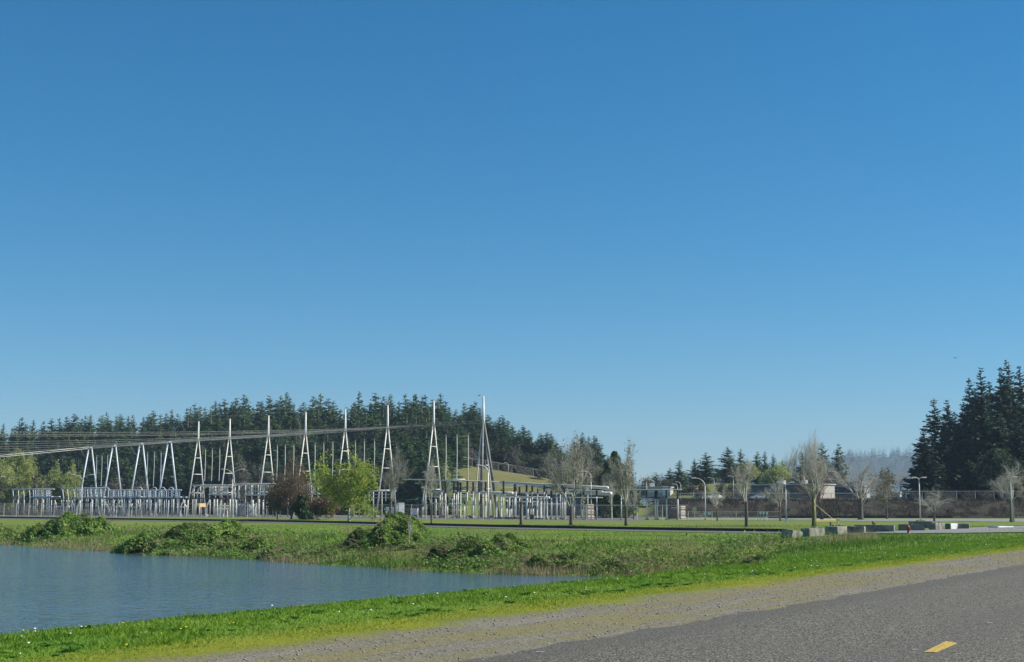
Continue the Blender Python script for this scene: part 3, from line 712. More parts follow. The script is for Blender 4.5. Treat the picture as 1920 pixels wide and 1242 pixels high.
def make_shrub(px, ytop, ybase, wpx, name, label, seed, mat, n, s, d=None, cat='shrub', lobes=9, taper=1.0, group=None):
    """evergreen: leaf quads through a lumpy volume over a few stems"""
    g, h, w_ = size_at(px, ytop, ybase, wpx, d); rg = np.random.default_rng(seed)
    t = thing(name, label, cat, g, 0, group)
    c = []; nr = []
    for i in range(lobes):
        f = (i+.5)/lobes; a = rg.uniform(0, 6.28); rr = w_*.5*(1-f*taper*.8)
        cx = np.array([math.cos(a)*rr*.5, math.sin(a)*rr*.5, h*(.1+.78*f)]); lr = np.array([rr*.72, rr*.72, h*.62/lobes+rr*.35])
        k = n//lobes; v3 = rg.normal(size=(k, 3)); v3 /= np.linalg.norm(v3, axis=1, keepdims=True)
        rad = rg.uniform(.55, 1.12, (k, 1)); p = cx+v3*lr*rad
        c.append(p); nr.append(v3)
    c = np.concatenate(c); nr = np.concatenate(nr); c[:, 2] = np.clip(c[:, 2], .02, h)
    V, Fq = quads_np(c, s*rg.uniform(.6, 1.4, len(c)), nr, 1.7, rg)
    mesh_np('foliage', V, Fq, mat, t)
    mb = MB()
    for i in range(4):
        a = rg.uniform(0, 6.28); e = w_*.22
        mb.tube([(math.cos(a)*.15, math.sin(a)*.15, -.2), (math.cos(a)*e*.6, math.sin(a)*e*.6, h*.4), (math.cos(a)*e*.4, math.sin(a)*e*.4, h*.8)], [.09, .06, .02], 6)
    mb.build('stem', bark, t, True)
    return t
make_shrub(565, 922, 974, 44, 'evergreen_shrub', 'dark green shrub inside the brown thicket', 41, ever, 2600, .3)
make_shrub(1150, 836, 971, 112, 'evergreen_tree', 'dark glossy evergreen with a narrow double top behind the slender bare tree', 42, ever, 16000, .36, cat='tree', lobes=16, taper=1.12)
# trees in leaf and bud behind the yard and on the plateau
backs = [(-12, 848, 90, 385, 'leafy_tree', 'pale green tree cut by the left edge behind the racks', lime2, 7000, .34),
         (38, 846, 110, 395, 'leafy_tree', 'large pale yellow-green tree behind the leftmost rack', lime2, 12000, .34),
         (70, 888, 50, 380, 'leafy_tree', 'grey-green bush right of the large pale green tree at far left', olive, 1800, .45),
         (99, 866, 46, 385, 'leafy_tree', 'narrow pale green tree left of the twin-arm lamp', lime2, 4000, .32),
         (135, 862, 52, 385, 'leafy_tree', 'narrow bright green tree behind the leftmost twin-arm lamp', lime2, 4200, .32),
         (205, 885, 60, 390, 'bare_tree', 'grey leafless bush behind the leftmost towers', greybud, 1500, .4),
         (258, 893, 50, 390, 'bare_tree', 'grey leafless bush between the leftmost towers', greybud, 1300, .4),
         (448, 842, 54, 385, 'bare_tree', 'grey budding tree right of the second masted tower from the left', greybud, 1500, .4),
         (488, 855, 46, 390, 'bare_tree', 'grey budding tree at the foot of the forest behind the third masted tower', greybud, 1300, .4),
         (560, 785, 40, 430, 'leafy_tree', 'tall thin olive tree in front of the firs near the middle of the towers', olive, 1200, .4),
         (672, 835, 46, 400, 'bare_tree', 'grey-brown tree behind the bright green tree', greybud, 1500, .4),
         (770, 800, 60, 420, 'leafy_tree', 'olive budding tree before the firs between two towers', olive, 1600, .4),
         (835, 868, 36, 335, 'leafy_tree', 'yellow-green bush at the left foot of the grassy hill', lime2, 1500, .36),
         (870, 830, 60, 455, 'bare_tree', 'grey-brown tree at the forest edge above the grassy hill', greybud, 1600, .4),
         (935, 825, 50, 458, 'leafy_tree', 'olive tree at the forest edge right of the last tower', olive, 1500, .4),
         (968, 832, 52, 455, 'bare_tree', 'brown leafless tree in front of the firs right of the last tower', greybud, 1900, .4),
         (1000, 850, 44, 455, 'leafy_tree', 'dark olive tree above the hill fence', olive, 1300, .4),
         (1030, 845, 44, 452, 'bare_tree', 'grey leafless tree above the right end of the grassy hill', greybud, 1500, .4),
         (1063, 868, 36, 430, 'leafy_tree', 'yellow-green budding tree behind the large bare tree', lime2, 1300, .36),
         (1100, 862, 56, 430, 'bare_tree', 'greyish tree right of the large bare tree before the firs', greybud, 1500, .4),
         (1046, 872, 44, 400, 'bare_tree', 'grey budding tree at the right foot of the grassy hill behind the large bare tree', greybud, 1600, .36),
         (1082, 884, 48, 392, 'leafy_tree', 'olive bush low on the right end of the grassy hill', olive, 1800, .34),
         (1122, 876, 50, 396, 'leafy_tree', 'dark olive tree right of the grassy hill behind the evergreen', olive, 2000, .34),
         (1018, 880, 36, 415, 'bare_tree', 'small grey bush on the grassy hill below the fence', greybud, 1000, .34),
         (1168, 872, 50, 398, 'bare_tree', 'grey tree behind the tall slender bare tree', greybud, 1700, .36),
         (1217, 887, 50, 470, 'leafy_tree', 'round grey-green tree above the low pale building', olive, 1800, .4),
         (1248, 898, 40, 470, 'leafy_tree', 'low olive bush left of the grassy mound', olive, 1200, .4),
         (1385, 880, 44, 440, 'leafy_tree', 'olive bush under the tallest middle fir', olive, 1500, .38),
         (1405, 866, 44, 442, 'leafy_tree', 'pale yellow-green tree between the middle firs', lime2, 1500, .38),
         (1464, 869, 60, 440, 'leafy_tree', 'rounded yellow-green tree right of the slim spires', lime2, 2600, .4),
         (1505, 880, 44, 440, 'bare_tree', 'grey-brown tree left of the tall bare tree above the low building', greybud, 1500, .4),
         (1560, 868, 60, 440, 'bare_tree', 'brown twiggy tree above the low building right of the tall bare tree', greybud, 1700, .4),
         (1660, 880, 60, 440, 'leafy_tree', 'pale olive tree right of the spreading bare tree, over the small buildings', olive, 1500, .4),
         (1880, 838, 90, 296, 'leafy_tree', 'green leafy tree low in the right stand', ever, 6000, .3)]
for i, (px, yt, wp, d, nm, lab, mt, n, s) in enumerate(backs):
    if n < 100: continue
    tree_at(px, yt, 0, wp, nm, lab, 300+i, d=d, r=.013, trunk=.12, lev=3, nb=2, ang=.5, up=.2, limbs=9, low=.7, leaves=mt, leaf_n=n, leaf_s=s, group='trees behind the yard')
for i, (px, yt, wp, lab) in enumerate(((1283, 914, 26, 'low olive scrub at the left foot of the grassy mound'), (1298, 908, 22, 'small grey scrub on the left slope of the grassy mound'), (1318, 906, 20, 'small scrub right of the left lamp on the grassy mound'), (1352, 903, 24, 'small olive scrub on the crest of the grassy mound'), (1372, 905, 24, 'small scrub on the right shoulder of the grassy mound'), (1310, 922, 22, 'low grey scrub low on the grassy mound'), (1360, 920, 26, 'low scrub at the right foot of the grassy mound'))):
    tree_at(px, yt, 0, wp, 'shrub', lab, 400+i, d=396-(12 if yt > 918 else 0), cat='shrub', r=.012, trunk=.08, lev=2, nb=2, ang=.6, up=.1, limbs=10, low=.8, leaves=(olive, greybud)[i % 2], leaf_n=700, leaf_s=.3, twig_n=500, shape='round', group='scrub on the mound')
# a broad tree outside the frame whose shade falls on the grass at the right edge
t = make_bare('leafy_tree', 'leafy tree across the road outside the right edge', 'tree', 77, 17, 12, r=.018, trunk=.4, lev=3, nb=3, ang=.5, up=.15, limbs=8, leaves=lime, leaf_n=3500, leaf_s=.5)
t.location = (46.5, 68.5, -.2)

# ------------------------------------------------------------------ the switchyard: row of A-frame towers
TPX = [906, 812, 725, 645, 570, 500, 427, 368, 314, 261, 210, 165]
TZ = [250, 260.3, 270.1, 280.0, 289.3, 298.6, 308, 316.9, 326, 335.6, 345, 354.6]
TP = [G(p, z) for p, z in zip(TPX, TZ)]
ROWD = Vector((-.70, .714, 0)); PERP = Vector((.714, .70, 0))
BEAMZ = [P(p, y, z).z for p, y, z in zip(TPX, (791, 796, 802, 807.5, 813, 817.5, 821.5, 825, 829, 832.5, 836, 839.5), TZ)]
MASTZ = [P(p, y, z).z for p, y, z in zip(TPX, (743, 752, 760, 767, 773, 779.5, 785.5, 790.5), TZ)]
def drow(px): return float(np.interp(px, TPX[::-1], TZ[::-1])) if px < 906 else 250-(px-906)*.10
ordn = ['first (rightmost and nearest)', 'second', 'third', 'fourth', 'fifth', 'sixth', 'seventh', 'eighth']
for i in range(12):
    b0 = TP[i]; bz = BEAMZ[i]-b0.z; mast = i < 8
    if mast: lab = 'pale A-frame tower with a tall mast, the %s from the right' % ordn[i]
    else: lab = 'bluish-grey A-frame tower without a mast, %s from the left' % ['fourth', 'third', 'second', 'first'][i-8]
    t = thing('transmission_tower', lab, 'tower', b0, 0, 'A-frame towers of the switchyard')
    ms = steel if mast else steel_blue
    half = 2.55 if mast else 3.1; lr = .135 if mast else .20; ft = .16 if mast else .38
    for s in (-1, 1):
        MB().tube([PERP*s*half+Vector((0, 0, -.2)), PERP*s*ft+Vector((0, 0, bz))], [lr*1.15, lr*.9], 10).build('leg', ms, t, True)
        MB().box(PERP*s*half+Vector((0, 0, .12)), (.9, .9, .5), .78, .05).build('footing', concrete, t)
    if mast:
        MB().tube([(0, 0, bz-.6), (0, 0, bz+.3), (0, 0, MASTZ[i]-b0.z)], [.28, .23, .14], 10).build('mast', ms, t, True)
        for f in (.30, .545, .76):
            e = half*(1-f)+ft*f
            MB().tube([PERP*-e+Vector((0, 0, bz*f)), PERP*e+Vector((0, 0, bz*f))], .09, 8).build('rung', ms, t, True)
        if i == 0:                                             # the end tower is braced by a second pair of legs
            for s in (-1, 1):
                MB().tube([PERP*s*half*.85-ROWD*1.7+Vector((0, 0, -.2)), PERP*s*.15+Vector((0, 0, bz-.2))], [.30, .22], 8).build('brace_leg', steel_dark, t, True)  # dark steel paints in the shade on these legs
    else:
        MB().box((0, 0, bz), (.9, .7, .5), math.atan2(ROWD.y, ROWD.x), .05).build('cap', ms, t)
for i in range(11):
    a = TP[i].copy(); c = TP[i+1].copy(); a.z = BEAMZ[i]; c.z = BEAMZ[i+1]
    o = a.lerp(c, .5); L_ = (c-a)
    t = thing('lattice_beam', 'lattice crossbeam joining two neighbouring A-frame towers', 'beam', o, 0, 'crossbeams of the tower row')
    mb = MB(); off = PERP*.28
    k = .965
    p0, p1 = (a-o)*k, (c-o)*k
    for s in (-1, 1):
        for z in (.22, -.22): mb.tube([p0+off*s+Vector((0, 0, z)), p1+off*s+Vector((0, 0, z))], .05, 5)
    mb.build('chord', wirem if i < 3 else wirel, t)
    mb = MB(); n = 12
    for j in range(n):
        q0, q1 = p0.lerp(p1, j/n), p0.lerp(p1, (j+1)/n); z = .22 if j % 2 else -.22
        for s in (-1, 1): mb.tube([q0+off*s+Vector((0, 0, z)), q1+off*s+Vector((0, 0, -z))], .02, 4, False)
    mb.build('lacing', wirem, t)
# droppers that hang from the beams: dark insulator above, pale conductor below
DROP = [(836, 0), (857, 0), (878, 0), (605.5, 3), (622.5, 3), (589, 3), (665, 2), (682, 2), (701, 2), (518, 4), (533, 4), (549, 4), (382.5, 6), (395.5, 6), (409.5, 6),
        (273, 9), (285, 9), (297, 9), (178, 10), (188, 10), (198.5, 10), (446, 5), (464, 5), (482, 5)]
for px, i in DROP[:21]:
    f = (px-TPX[i])/(TPX[i+1]-TPX[i]); p = TP[i].lerp(TP[i+1], f); z = BEAMZ[i]*(1-f)+BEAMZ[i+1]*f
    t = thing('dropper_line', 'vertical conductor hanging on a dark insulator from the crossbeam between two towers', 'power line', (p.x, p.y, z-.3), 0, 'droppers under the crossbeams')
    il = 1.7
    MB().stack((0, 0, 0), (0, 0, -il), .19, 7, 8).build('insulator', insul, t)
    end = z-.3-P(px, 902 if i < 7 else 912, p.y).z
    MB().tube([(0, 0, -il), (.05, .05, -end*.5), (0, 0, -end)], .085, 6).build('conductor', steel if i < 7 else steel_blue, t)
    MB().tube([(-.35, 0, -il-.1), (.35, 0, -il-.1)], .07, 5).build('clamp', steel_dark, t)
for i in (1, 2, 3, 5, 7, 9, 11):
    p = TP[i].copy(); p.z = BEAMZ[i]-.4; q = p+ROWD*-5.5 if i < 8 else p+ROWD*5
    mb = MB(); pts = []
    for k in range(9):
        f = k/8; r = (p+Vector((0, 0, -2.7))).lerp(q, f) if i < 11 else (q+Vector((0, 0, -.0))).lerp(p+Vector((0, 0, -2.6)), f); pts.append(r-Vector((0, 0, 1.3*4*f*(1-f)*.45)))
    tag(mb.tube(pts, .05, 5).build('jumper_cable', wirem), 'slack jumper cable drooping from the crossbeam to an A-frame tower leg', 'cable', 'jumper cables')
# phase conductors leaving the row to the left, and shield wires from the mast tips
def wire(name, p0, slope, sag, L_, r, mt, label, cat, group, dirv=Vector((-.72, -.694, 0))):
    pts = []; n = 26
    for k in range(n+1):
        s = L_*k/n; q = p0+dirv*s; q.z = p0.z+slope*s+sag*s*s; pts.append(q)
    return tag(MB().tube(pts, r, 4, False).build(name, mt), label, cat, group)
def slope_to(p0, y_at_left, sag, dirv=Vector((-.72, -.694, 0))):
    # the slope with which a wire from p0 crosses the photo's left edge at the given row
    k = -960/F
    s = (k*p0.y-p0.x)/(dirv.x-k*dirv.y)
    zt = P(0, y_at_left, p0.y+dirv.y*s).z
    return (zt-p0.z-sag*s*s)/s
for b_, f, yl in ((1, .2, 810), (1, .8, 814.5), (2, .3, 818), (3, .2, 828.5), (3, .8, 833), (4, .5, 838), (5, .4, 842), (7, .2, 847.5), (7, .8, 851)):
    p = TP[b_].lerp(TP[b_+1], f); p.z = BEAMZ[b_]*(1-f)+BEAMZ[b_+1]*f-.1; sg = .0003
    wire('power_line', p, slope_to(p, yl, sg), sg, 240, .022, wirem, 'grey phase conductor running level across the forest to the left edge', 'power line', 'phase conductors leaving left')
for k, (yl, off) in enumerate(((854.5, .3), (857.5, -.3))):
    p = TP[11]+PERP*off; p.z = BEAMZ[11]+(.25 if k == 0 else -.25)
    wire('power_line', p, slope_to(p, yl, .0001), .0001, 150, .06, wirel, 'bright heavy conductor running from the leftmost tower to the left edge', 'power line', 'bright conductors at far left')
for i in range(8):
    p = TP[i].copy(); p.z = MASTZ[i]-.1
    y0 = (704, 722, 737, 750, 760, 768, 776, 783)[i]
    wire('shield_wire', p, slope_to(p, y0, .00025), .00025, 240, .008, wirem, 'thin shield wire rising left from a mast tip across the sky', 'power line', 'shield wires from the mast tips')

# ------------------------------------------------------------------ tubular bus work right of the middle
def gbase(px, d): return G(px, d)
def bus_post(px, ytop, wpx, d, ins=None, mt=None, label=None, box=False, ins_w=5.0):
    g = gbase(px, d); h = P(px, ytop, d).z-g.z; r = wpx*d/F/2
    t = thing('bus_support', label or ('pale steel post with a dark ribbed insulator carrying the tubular bus' if ins else 'plain pale steel post in the bus yard'), 'post', g, 0,
              'bus posts with insulators' if ins else 'plain bus posts')
    if box: MB().box((0, 0, h/2-.1), (1.35*r, 1.35*r, h+.2), .6, .02).build('post', mt or cream, t)
    else: MB().tube([(0, 0, -.2), (0, 0, h)], [r*1.05, r], 10).build('post', mt or steel, t, True)
    MB().box((0, 0, .05), (r*4, r*4, .3), .78, .03).build('base_plate', concrete, t)
    if ins:
        h2 = P(px, ins, d).z-g.z
        MB().stack((0, 0, h), (0, 0, h2), ins_w*d/F/2, 6, 8).build('insulator', insul, t)
        MB().lathe([(r*1.6, h-.08), (r*1.6, h+.05)], n=8).build('cap_plate', steel_dark, t)
    return t
def at3(px, py, d): return P(px, py, d)
def bus_tube(pts, r, mt, label, name='bus_tube', group='tubular buses'):
    return tag(MB().tube(pts, r, 8).build(name, mt, None, True), label, 'bus bar', group)
def dy(px): return 243-(px-906)*.085
for px, yt, w_, ins, bx in [(816, 923, 2.4, None, 0), (825, 928, 1.8, None, 0), (835, 924, 2.6, 903, 0), (851, 924, 2.4, 903, 0), (858.5, 922, 2.2, 903, 0), (863.5, 921, 3.6, 905, 1), (876, 922, 2.0, 902, 0),
                            (887, 920, 3.8, 904, 1), (898, 922, 2.0, 902, 0), (910.5, 920, 3.8, 904, 1), (931, 924, 3.6, None, 1), (939.5, 925, 4.4, None, 1), (944, 925, 2.2, 902, 0), (955, 925, 4.2, None, 1),
                            (965, 921, 3.2, 908, 0), (974, 928, 2.0, 913, 0), (987.5, 922, 3.0, 909, 0), (998, 922, 2.8, 911, 0), (1007, 933, 3.4, None, 1), (1014, 934, 5.6, None, 1), (1020.5, 922, 2.6, 910, 0), (1026, 934, 3.0, None, 1),
                            (1034, 933, 2.4, 920, 0), (1043.5, 924, 2.6, 911, 0), (1054, 922, 3.2, 910, 0), (1058, 926, 2.4, 913, 0), (1076, 934, 2.6, 924, 0), (1094, 928, 2.2, 914, 0), (1119, 930, 2.0, 918, 0), (1165, 932, 2.0, 920, 0)]:
    bus_post(px, yt, w_, dy(px)-2, ins, None, None, bool(bx))
rg_ = np.random.default_rng(77)
for k in range(34):                                            # the rows further back in the bus yard
    px = 790+k*9.4+rg_.uniform(-3, 3); d = dy(px)+10+rg_.uniform(0, 14); yt = rg_.choice((921, 926, 931, 936)); ins = (yt-rg_.uniform(9, 14)) if k % 3 else None
    t = bus_post(px, yt, rg_.uniform(1.3, 2.2), d, ins, cream if k % 2 else steel, 'thin pale post in the rear rows of the bus yard', ins_w=3.6); t['group'] = 'rear posts of the bus yard'
for x0, x1, y, z in ((800, 880, 931, 12), (842, 905, 912, 14), (905, 985, 933, 13), (930, 1010, 941, 16), (985, 1075, 926, 12), (1000, 1060, 945, 15), (1040, 1130, 933, 13), (880, 960, 914, 15), (806, 862, 944, 12)):
    tag(MB().tube([P(x0, y, dy(x0)+z), P(x1, y+.6, dy(x1)+z)], .085, 7).build('bus_tube', cream, None, True), 'thin pale cross tube in the rear rows of the bus yard', 'bus bar', 'rear cross tubes of the bus yard')
for px, yt, ins in [(793, 950, 933), (839, 948, 931), (871, 948, 940), (950, 953, 941), (959, 953, 941), (990, 953, 943), (996, 953, 943), (1000, 953, 942), (783, 952, 941), (745, 948, 938), (692, 950, 940)]:
    t = bus_post(px, yt, 2.2, dy(px)+6, ins, steel, 'short post carrying a dark insulator stack at mid height', ins_w=5)
    t['group'] = 'short insulator posts'
for px, yt, ins in [(1213, 934, 919), (1229, 935, 920), (1232.5, 935, 919), (1250, 935, 919), (1271, 935, 918)]:
    t = bus_post(px, yt, 2.6, 225, ins, None, 'tall pale post with a dark insulator before the pale low building')
    t['group'] = 'posts before the low building'
Dm = lambda px, y: P(px, y, dy(px))
bus_tube([Dm(814, 922.5), Dm(878, 921.5)], .16, steel, 'horizontal pale beam across the posts right of the second tower')
bus_tube([Dm(888, 924.5), Dm(961, 925.2)], .26, cream, 'thick cream beam under the nearest tower')
bus_tube([Dm(974, 933), Dm(1030, 933.6)], .2, cream, 'thick cream beam right of the nearest tower, lower than the other')
bus_tube([P(755, 899, 262), Dm(800, 900), Dm(940, 904)], .10, cream, 'slim upper bus tube passing behind the nearest tower')
bus_tube([Dm(938, 905), Dm(1000, 908.5), Dm(1080, 912), Dm(1140, 915)], .24, cream, 'thick upper bus tube sloping away to the right')
bus_tube([Dm(940, 911), Dm(1020, 914)], .07, steel, 'thin bus tube below the thick upper one')
bus_tube([Dm(1010, 920), Dm(1018, 918.5), Dm(1060, 919), Dm(1130, 922)], .13, cream, 'middle bus tube on the insulators right of the nearest tower')
bus_tube([Dm(1092, 925), Dm(1146, 926)], .3, cream, 'short thick cream beam behind the large bare tree')
bus_tube([Dm(1130, 917.5), Dm(1205, 918.5), Dm(1278, 918.5)], .08, steel, 'slim tube on the posts before the pale building')
bus_tube([Dm(861, 928), Dm(885, 928)], .09, steel, 'short thin beam between two cream posts')
bus_tube([Dm(940, 931), Dm(975, 931.5)], .09, steel, 'short thin beam right of the nearest tower legs')
def arc(px, y0, y1, wpx, d, r, mt, label, grp, lead=None):
    pts = []
    for k in range(9):
        a = math.pi/2*k/8; pts.append(P(px+wpx*(1-math.cos(a)), y0+(y1-y0)*math.sin(a), d))
    if lead: pts.append(P(lead[0], lead[1], lead[2] if len(lead) > 2 else d))
    g = P(px, y0, d)
    return bus_tube(pts, r, mt, label, 'curved_bus_tube', grp)
arc(793, 946, 901, 12, 248, .1, steel, 'tall curved tube beside the leg of the second tower', 'curved buses', (812, 901))
arc(839, 922, 899, 12, 246, .1, steel, 'curved tube arching between the insulators left of the nearest tower', 'curved buses', (872, 899.5))
arc(928, 922, 908, 12, 243, .09, steel, 'small curved tube right of the nearest tower', 'curved buses', (955, 907))
for px0, px1, y in ((823, 838, 965), (850, 866, 966), (876, 889, 967), (897, 902, 966)):
    mb = MB(); d = dy(px0)+4
    mb.box((0, 0, 0), ((px1-px0)*d/F, .5, .35), 0, .03)
    o = mb.build('equipment_skid', rustm); o.location = P((px0+px1)/2, y, d); o.location.z = gz(o.location.x, o.location.y)+.25
    tag(o, 'low red-primed steel skid on the yard floor between the posts', 'skid', 'red skids in the bus yard')
t = thing('cable_trough', 'row of low dark covers at the foot of the posts right of the nearest tower', 'cable trough', G(952, 236))
for k in range(16):
    MB().box(((k-7.5)*.26, -(k-7.5)*.03, .17), (.2, .5, .34), 0, .03).build('cover', dark_box, t)
def cabinet(px0, px1, y0, y1, d, mt, name, label, cat, doors=2, dep=.8, roof=None, rz=0.0, grp=None):
    c = (px0+px1)/2; g = G(c, d); zt = P(c, y0, d).z; zb = max(P(c, y1, d).z, g.z); w_ = (px1-px0)*d/F; h = zt-zb
    t = thing(name, label, cat, (g.x, g.y, zb), rz, grp)
    MB().box((0, 0, h/2), (w_, w_*dep, h), 0, .03).build('body', mt, t)
    MB().box((0, 0, h+.04), (w_*1.06, w_*dep*1.06, .09), 0, .02).build('top', roof or mt, t)
    for k in range(doors):
        x = (k+.5)/doors*w_-w_/2
        o = MB().box((x, -w_*dep/2-.02, h*.5), (w_/doors*.86, .03, h*.84), 0, .008).build('door', mt, t)
        MB().box((x+w_/doors*.32, -w_*dep/2-.05, h*.5), (.04, .04, .2)).build('handle', steel_dark, o)
    MB().box((0, 0, -.12), (w_*1.1, w_*dep*1.1, .26), 0, .02).build('plinth', concrete, t)
    return t
cabinet(724, 738, 952, 967, 262, whitem, 'equipment_cabinet', 'white cabinet behind the grey twiggy bare tree', 'cabinet', 2)
cabinet(746, 757, 944, 967, 262, whitem, 'equipment_cabinet', 'tall white cabinet with a grey side right of the twiggy bare tree', 'cabinet', 1, rz=.3)
cabinet(770, 782, 955, 966, 262, whitem, 'equipment_cabinet', 'small square white cabinet left of the second tower leg', 'cabinet', 1)
cabinet(694, 701, 955, 963, 255, whitem, 'equipment_cabinet', 'tiny white cabinet right of the green tree', 'cabinet', 1)
cabinet(1494-500, 1501-500, 966, 974, 233, dark_box, 'equipment_cabinet', 'small dark green box between the posts right of the pruned trunk', 'cabinet', 1)
def banded(px0, px1, y0, y1, d, label):
    c = (px0+px1)/2; g = G(c, d); w_ = (px1-px0)*d/F; h = P(c, y0, d).z-g.z
    t = thing('banded_cabinet', label, 'cabinet', g, .5)
    MB().box((0, 0, h/2), (w_, w_, h), 0, .03).build('body', tanm, t)
    n = 5
    for k in range(n): MB().box((0, 0, h*(k+.7)/n), (w_*1.12, w_*1.12, .1), 0, .02).build('band', steel_dark if k % 2 else steel, t)
    return t
banded(1098, 1111, 946, 972, 232, 'tan banded cabinet behind the right side of the large bare tree')
banded(1273, 1283, 949, 973, 228, 'tan banded cabinet right of the dark transformer')
def transformer(px0, px1, y0, d, mt, label, nb=3, fins=8):
    c = (px0+px1)/2; g = G(c, d); w_ = (px1-px0)*d/F; h = P(c, y0, d).z-g.z
    t = thing('transformer', label, 'transformer', g, .35)
    MB().box((0, 0, h*.5), (w_*.8, w_*.6, h*.9), 0, .06).build('tank', mt, t)
    for k in range(fins):
        MB().box(((k+.5)/fins*w_*.76-w_*.38, -w_*.36, h*.45), (.07, w_*.12, h*.7), 0, .015).build('cooling_fin', mt, t)
    for k in range(nb):
        x = ((k+.5)/nb-.5)*w_*.7
        MB().stack((x, 0, h*.95), (x*1.15, -.1, h*1.32), .2, 5, 8).build('bushing', insul, t)
    MB().tube([(-w_*.3, w_*.2, h*1.12), (w_*.3, w_*.2, h*1.12)], .3, 10).build('conservator', mt, t, True)
    MB().box((0, 0, .05), (w_, w_*.8, .3), 0, .03).build('plinth', concrete, t)
    return t
transformer(444, 462, 944, 287, grey_box, 'grey transformer with dark bushings right of the second masted tower')
transformer(464, 480, 945, 285, cream, 'pale transformer right of the grey one beside the tower legs')
transformer(1252, 1272, 950, 230, dark_box, 'dark finned transformer behind the last slim posts on the right', 3, 9)

# ------------------------------------------------------------------ racks of the left half
RK = 'switch racks of the left yard'
def rack(px0, px1, ytop, ydeck, d0, d1, label, posts, mt, rails=3, deck=True, lean=0.0, bars=10, arcs=0, deckpx=None):
    g = G(px0, d0); t = thing('switch_rack', label, 'switchgear rack', g, 0, RK)
    pt = lambda px, y, k=0: P(px, y, d0+(d1-d0)*(px-px0)/max(px1-px0, 1)+k)-g
    for px in posts:
        d = d0+(d1-d0)*(px-px0)/max(px1-px0, 1)
        for k in (0, 5):
            b = G(px, d+k)-g; tp = P(px+lean, ytop, d+k)-g
            MB().tube([b-Vector((0, 0, .2)), P(px, ydeck, d+k)-g, tp], [.12, .11, .08], 7).build('post', mt, t, True)
    dpx = deckpx or (px0, px1)
    for k in (0, 5):
        MB().tube([pt(px0-2, ytop, k), pt(px1+2, ytop+.3, k)], .13, 7).build('top_rail', mt, t, True)
    mb = MB()
    for j in range(1, rails):
        y = ytop+(ydeck-ytop)*j/rails
        mb.tube([pt(dpx[0], y), pt(dpx[1], y)], .07, 5)
    for j in range(bars):
        px = dpx[0]+(dpx[1]-dpx[0])*(j+.5+.3*math.sin(j*7.3))/bars; k = 5*((j*37 % 10)/10)
        mb.tube([pt(px, ydeck, k), pt(px+.6*math.sin(j*3.1), ytop+1.2*abs(math.sin(j*1.7)), k)], .06, 5)
    if mb.v: mb.build('switch_frame', mt, t)
    if deck:
        a, b = pt(*[dpx[0], ydeck]), pt(*[dpx[1], ydeck]); v = b-a
        MB().box((a+b)/2, (v.length+.6, .5, .22), math.atan2(v.y, v.x), .03).box((a+b)/2+Vector((0, 5, 0)), (v.length+.6, .5, .22), math.atan2(v.y, v.x), .03).build('deck', mt, t)
    for j in range(arcs):                                   # bent tubes that rise at the rack's end and run along its top
        pts = [pt(px0+j*9, ydeck+14, j*1.6)]; rw_ = 15-2*j
        for q in range(9):
            a = math.pi/2*q/8; pts.append(pt(px0+j*9+rw_*(1-math.cos(a)), ytop+1.5*j+13-13*math.sin(a), j*1.6))
        pts.append(pt(px1, ytop+1.5*j+.6, j*1.6))
        MB().tube(pts, .15, 7).build('curved_tube', mt, t, True)
    return t
rack(23, 100, 917.5, 931.5, 322, 312, 'leftmost switch rack with three leaning end posts and a railed deck', (25, 35, 45, 56, 63, 67, 79, 88, 92), steel_blue, bars=11, deckpx=(61, 97), lean=-1)
rack(117, 200, 915, 932.5, 318, 306, 'second switch rack from the left with slanting end posts behind the twin-arm lamp', (119, 128, 140, 154, 165, 172, 180, 190), steel_blue, bars=18, deckpx=(140, 195), lean=-2)
rack(201, 264, 919, 932, 312, 303, 'third switch rack from the left between the mastless towers', (203, 212, 222, 233, 243, 255, 262), steel_blue, bars=16)
rack(268, 338, 919, 932.5, 306, 297, 'fourth switch rack from the left with hoops on its top', (270, 281, 291, 303, 312, 322, 336), steel_blue, bars=18)
rack(361, 436, 910, 927.5, 296, 287, 'switch rack with three curved tubes at its left end, beside the yellow sign', (364, 376, 393, 404, 416, 427, 434), steel, bars=16, arcs=3, deckpx=(393, 426))
rack(438, 516, 907.5, 928, 288, 280, 'switch rack with a long straight top tube left of the brown thicket', (441, 448, 460, 472, 484, 496, 503), steel, bars=12, arcs=2, deckpx=(461, 503))
rack(505, 600, 907, 926.5, 282, 274, 'switch rack half hidden by the brown thicket', (512, 526, 540, 556, 570, 584, 596), steel, bars=12, arcs=2, deckpx=(560, 598))
rack(655, 740, 921, 940, 268, 260, 'low switch rack behind the bright green tree', (660, 674, 684, 700, 716, 734), steel, bars=8, deck=False)
for k, px in enumerate((289, 305, 321, 262, 200)):
    pts = [P(px+5*math.cos(a), 921-7*math.sin(a), 300) for a in np.linspace(0, math.pi, 11)]
    bus_tube(pts, .09, steel_blue, 'hoop-shaped bus tube on top of a left rack', 'curved_bus_tube', 'hoops on the left racks')
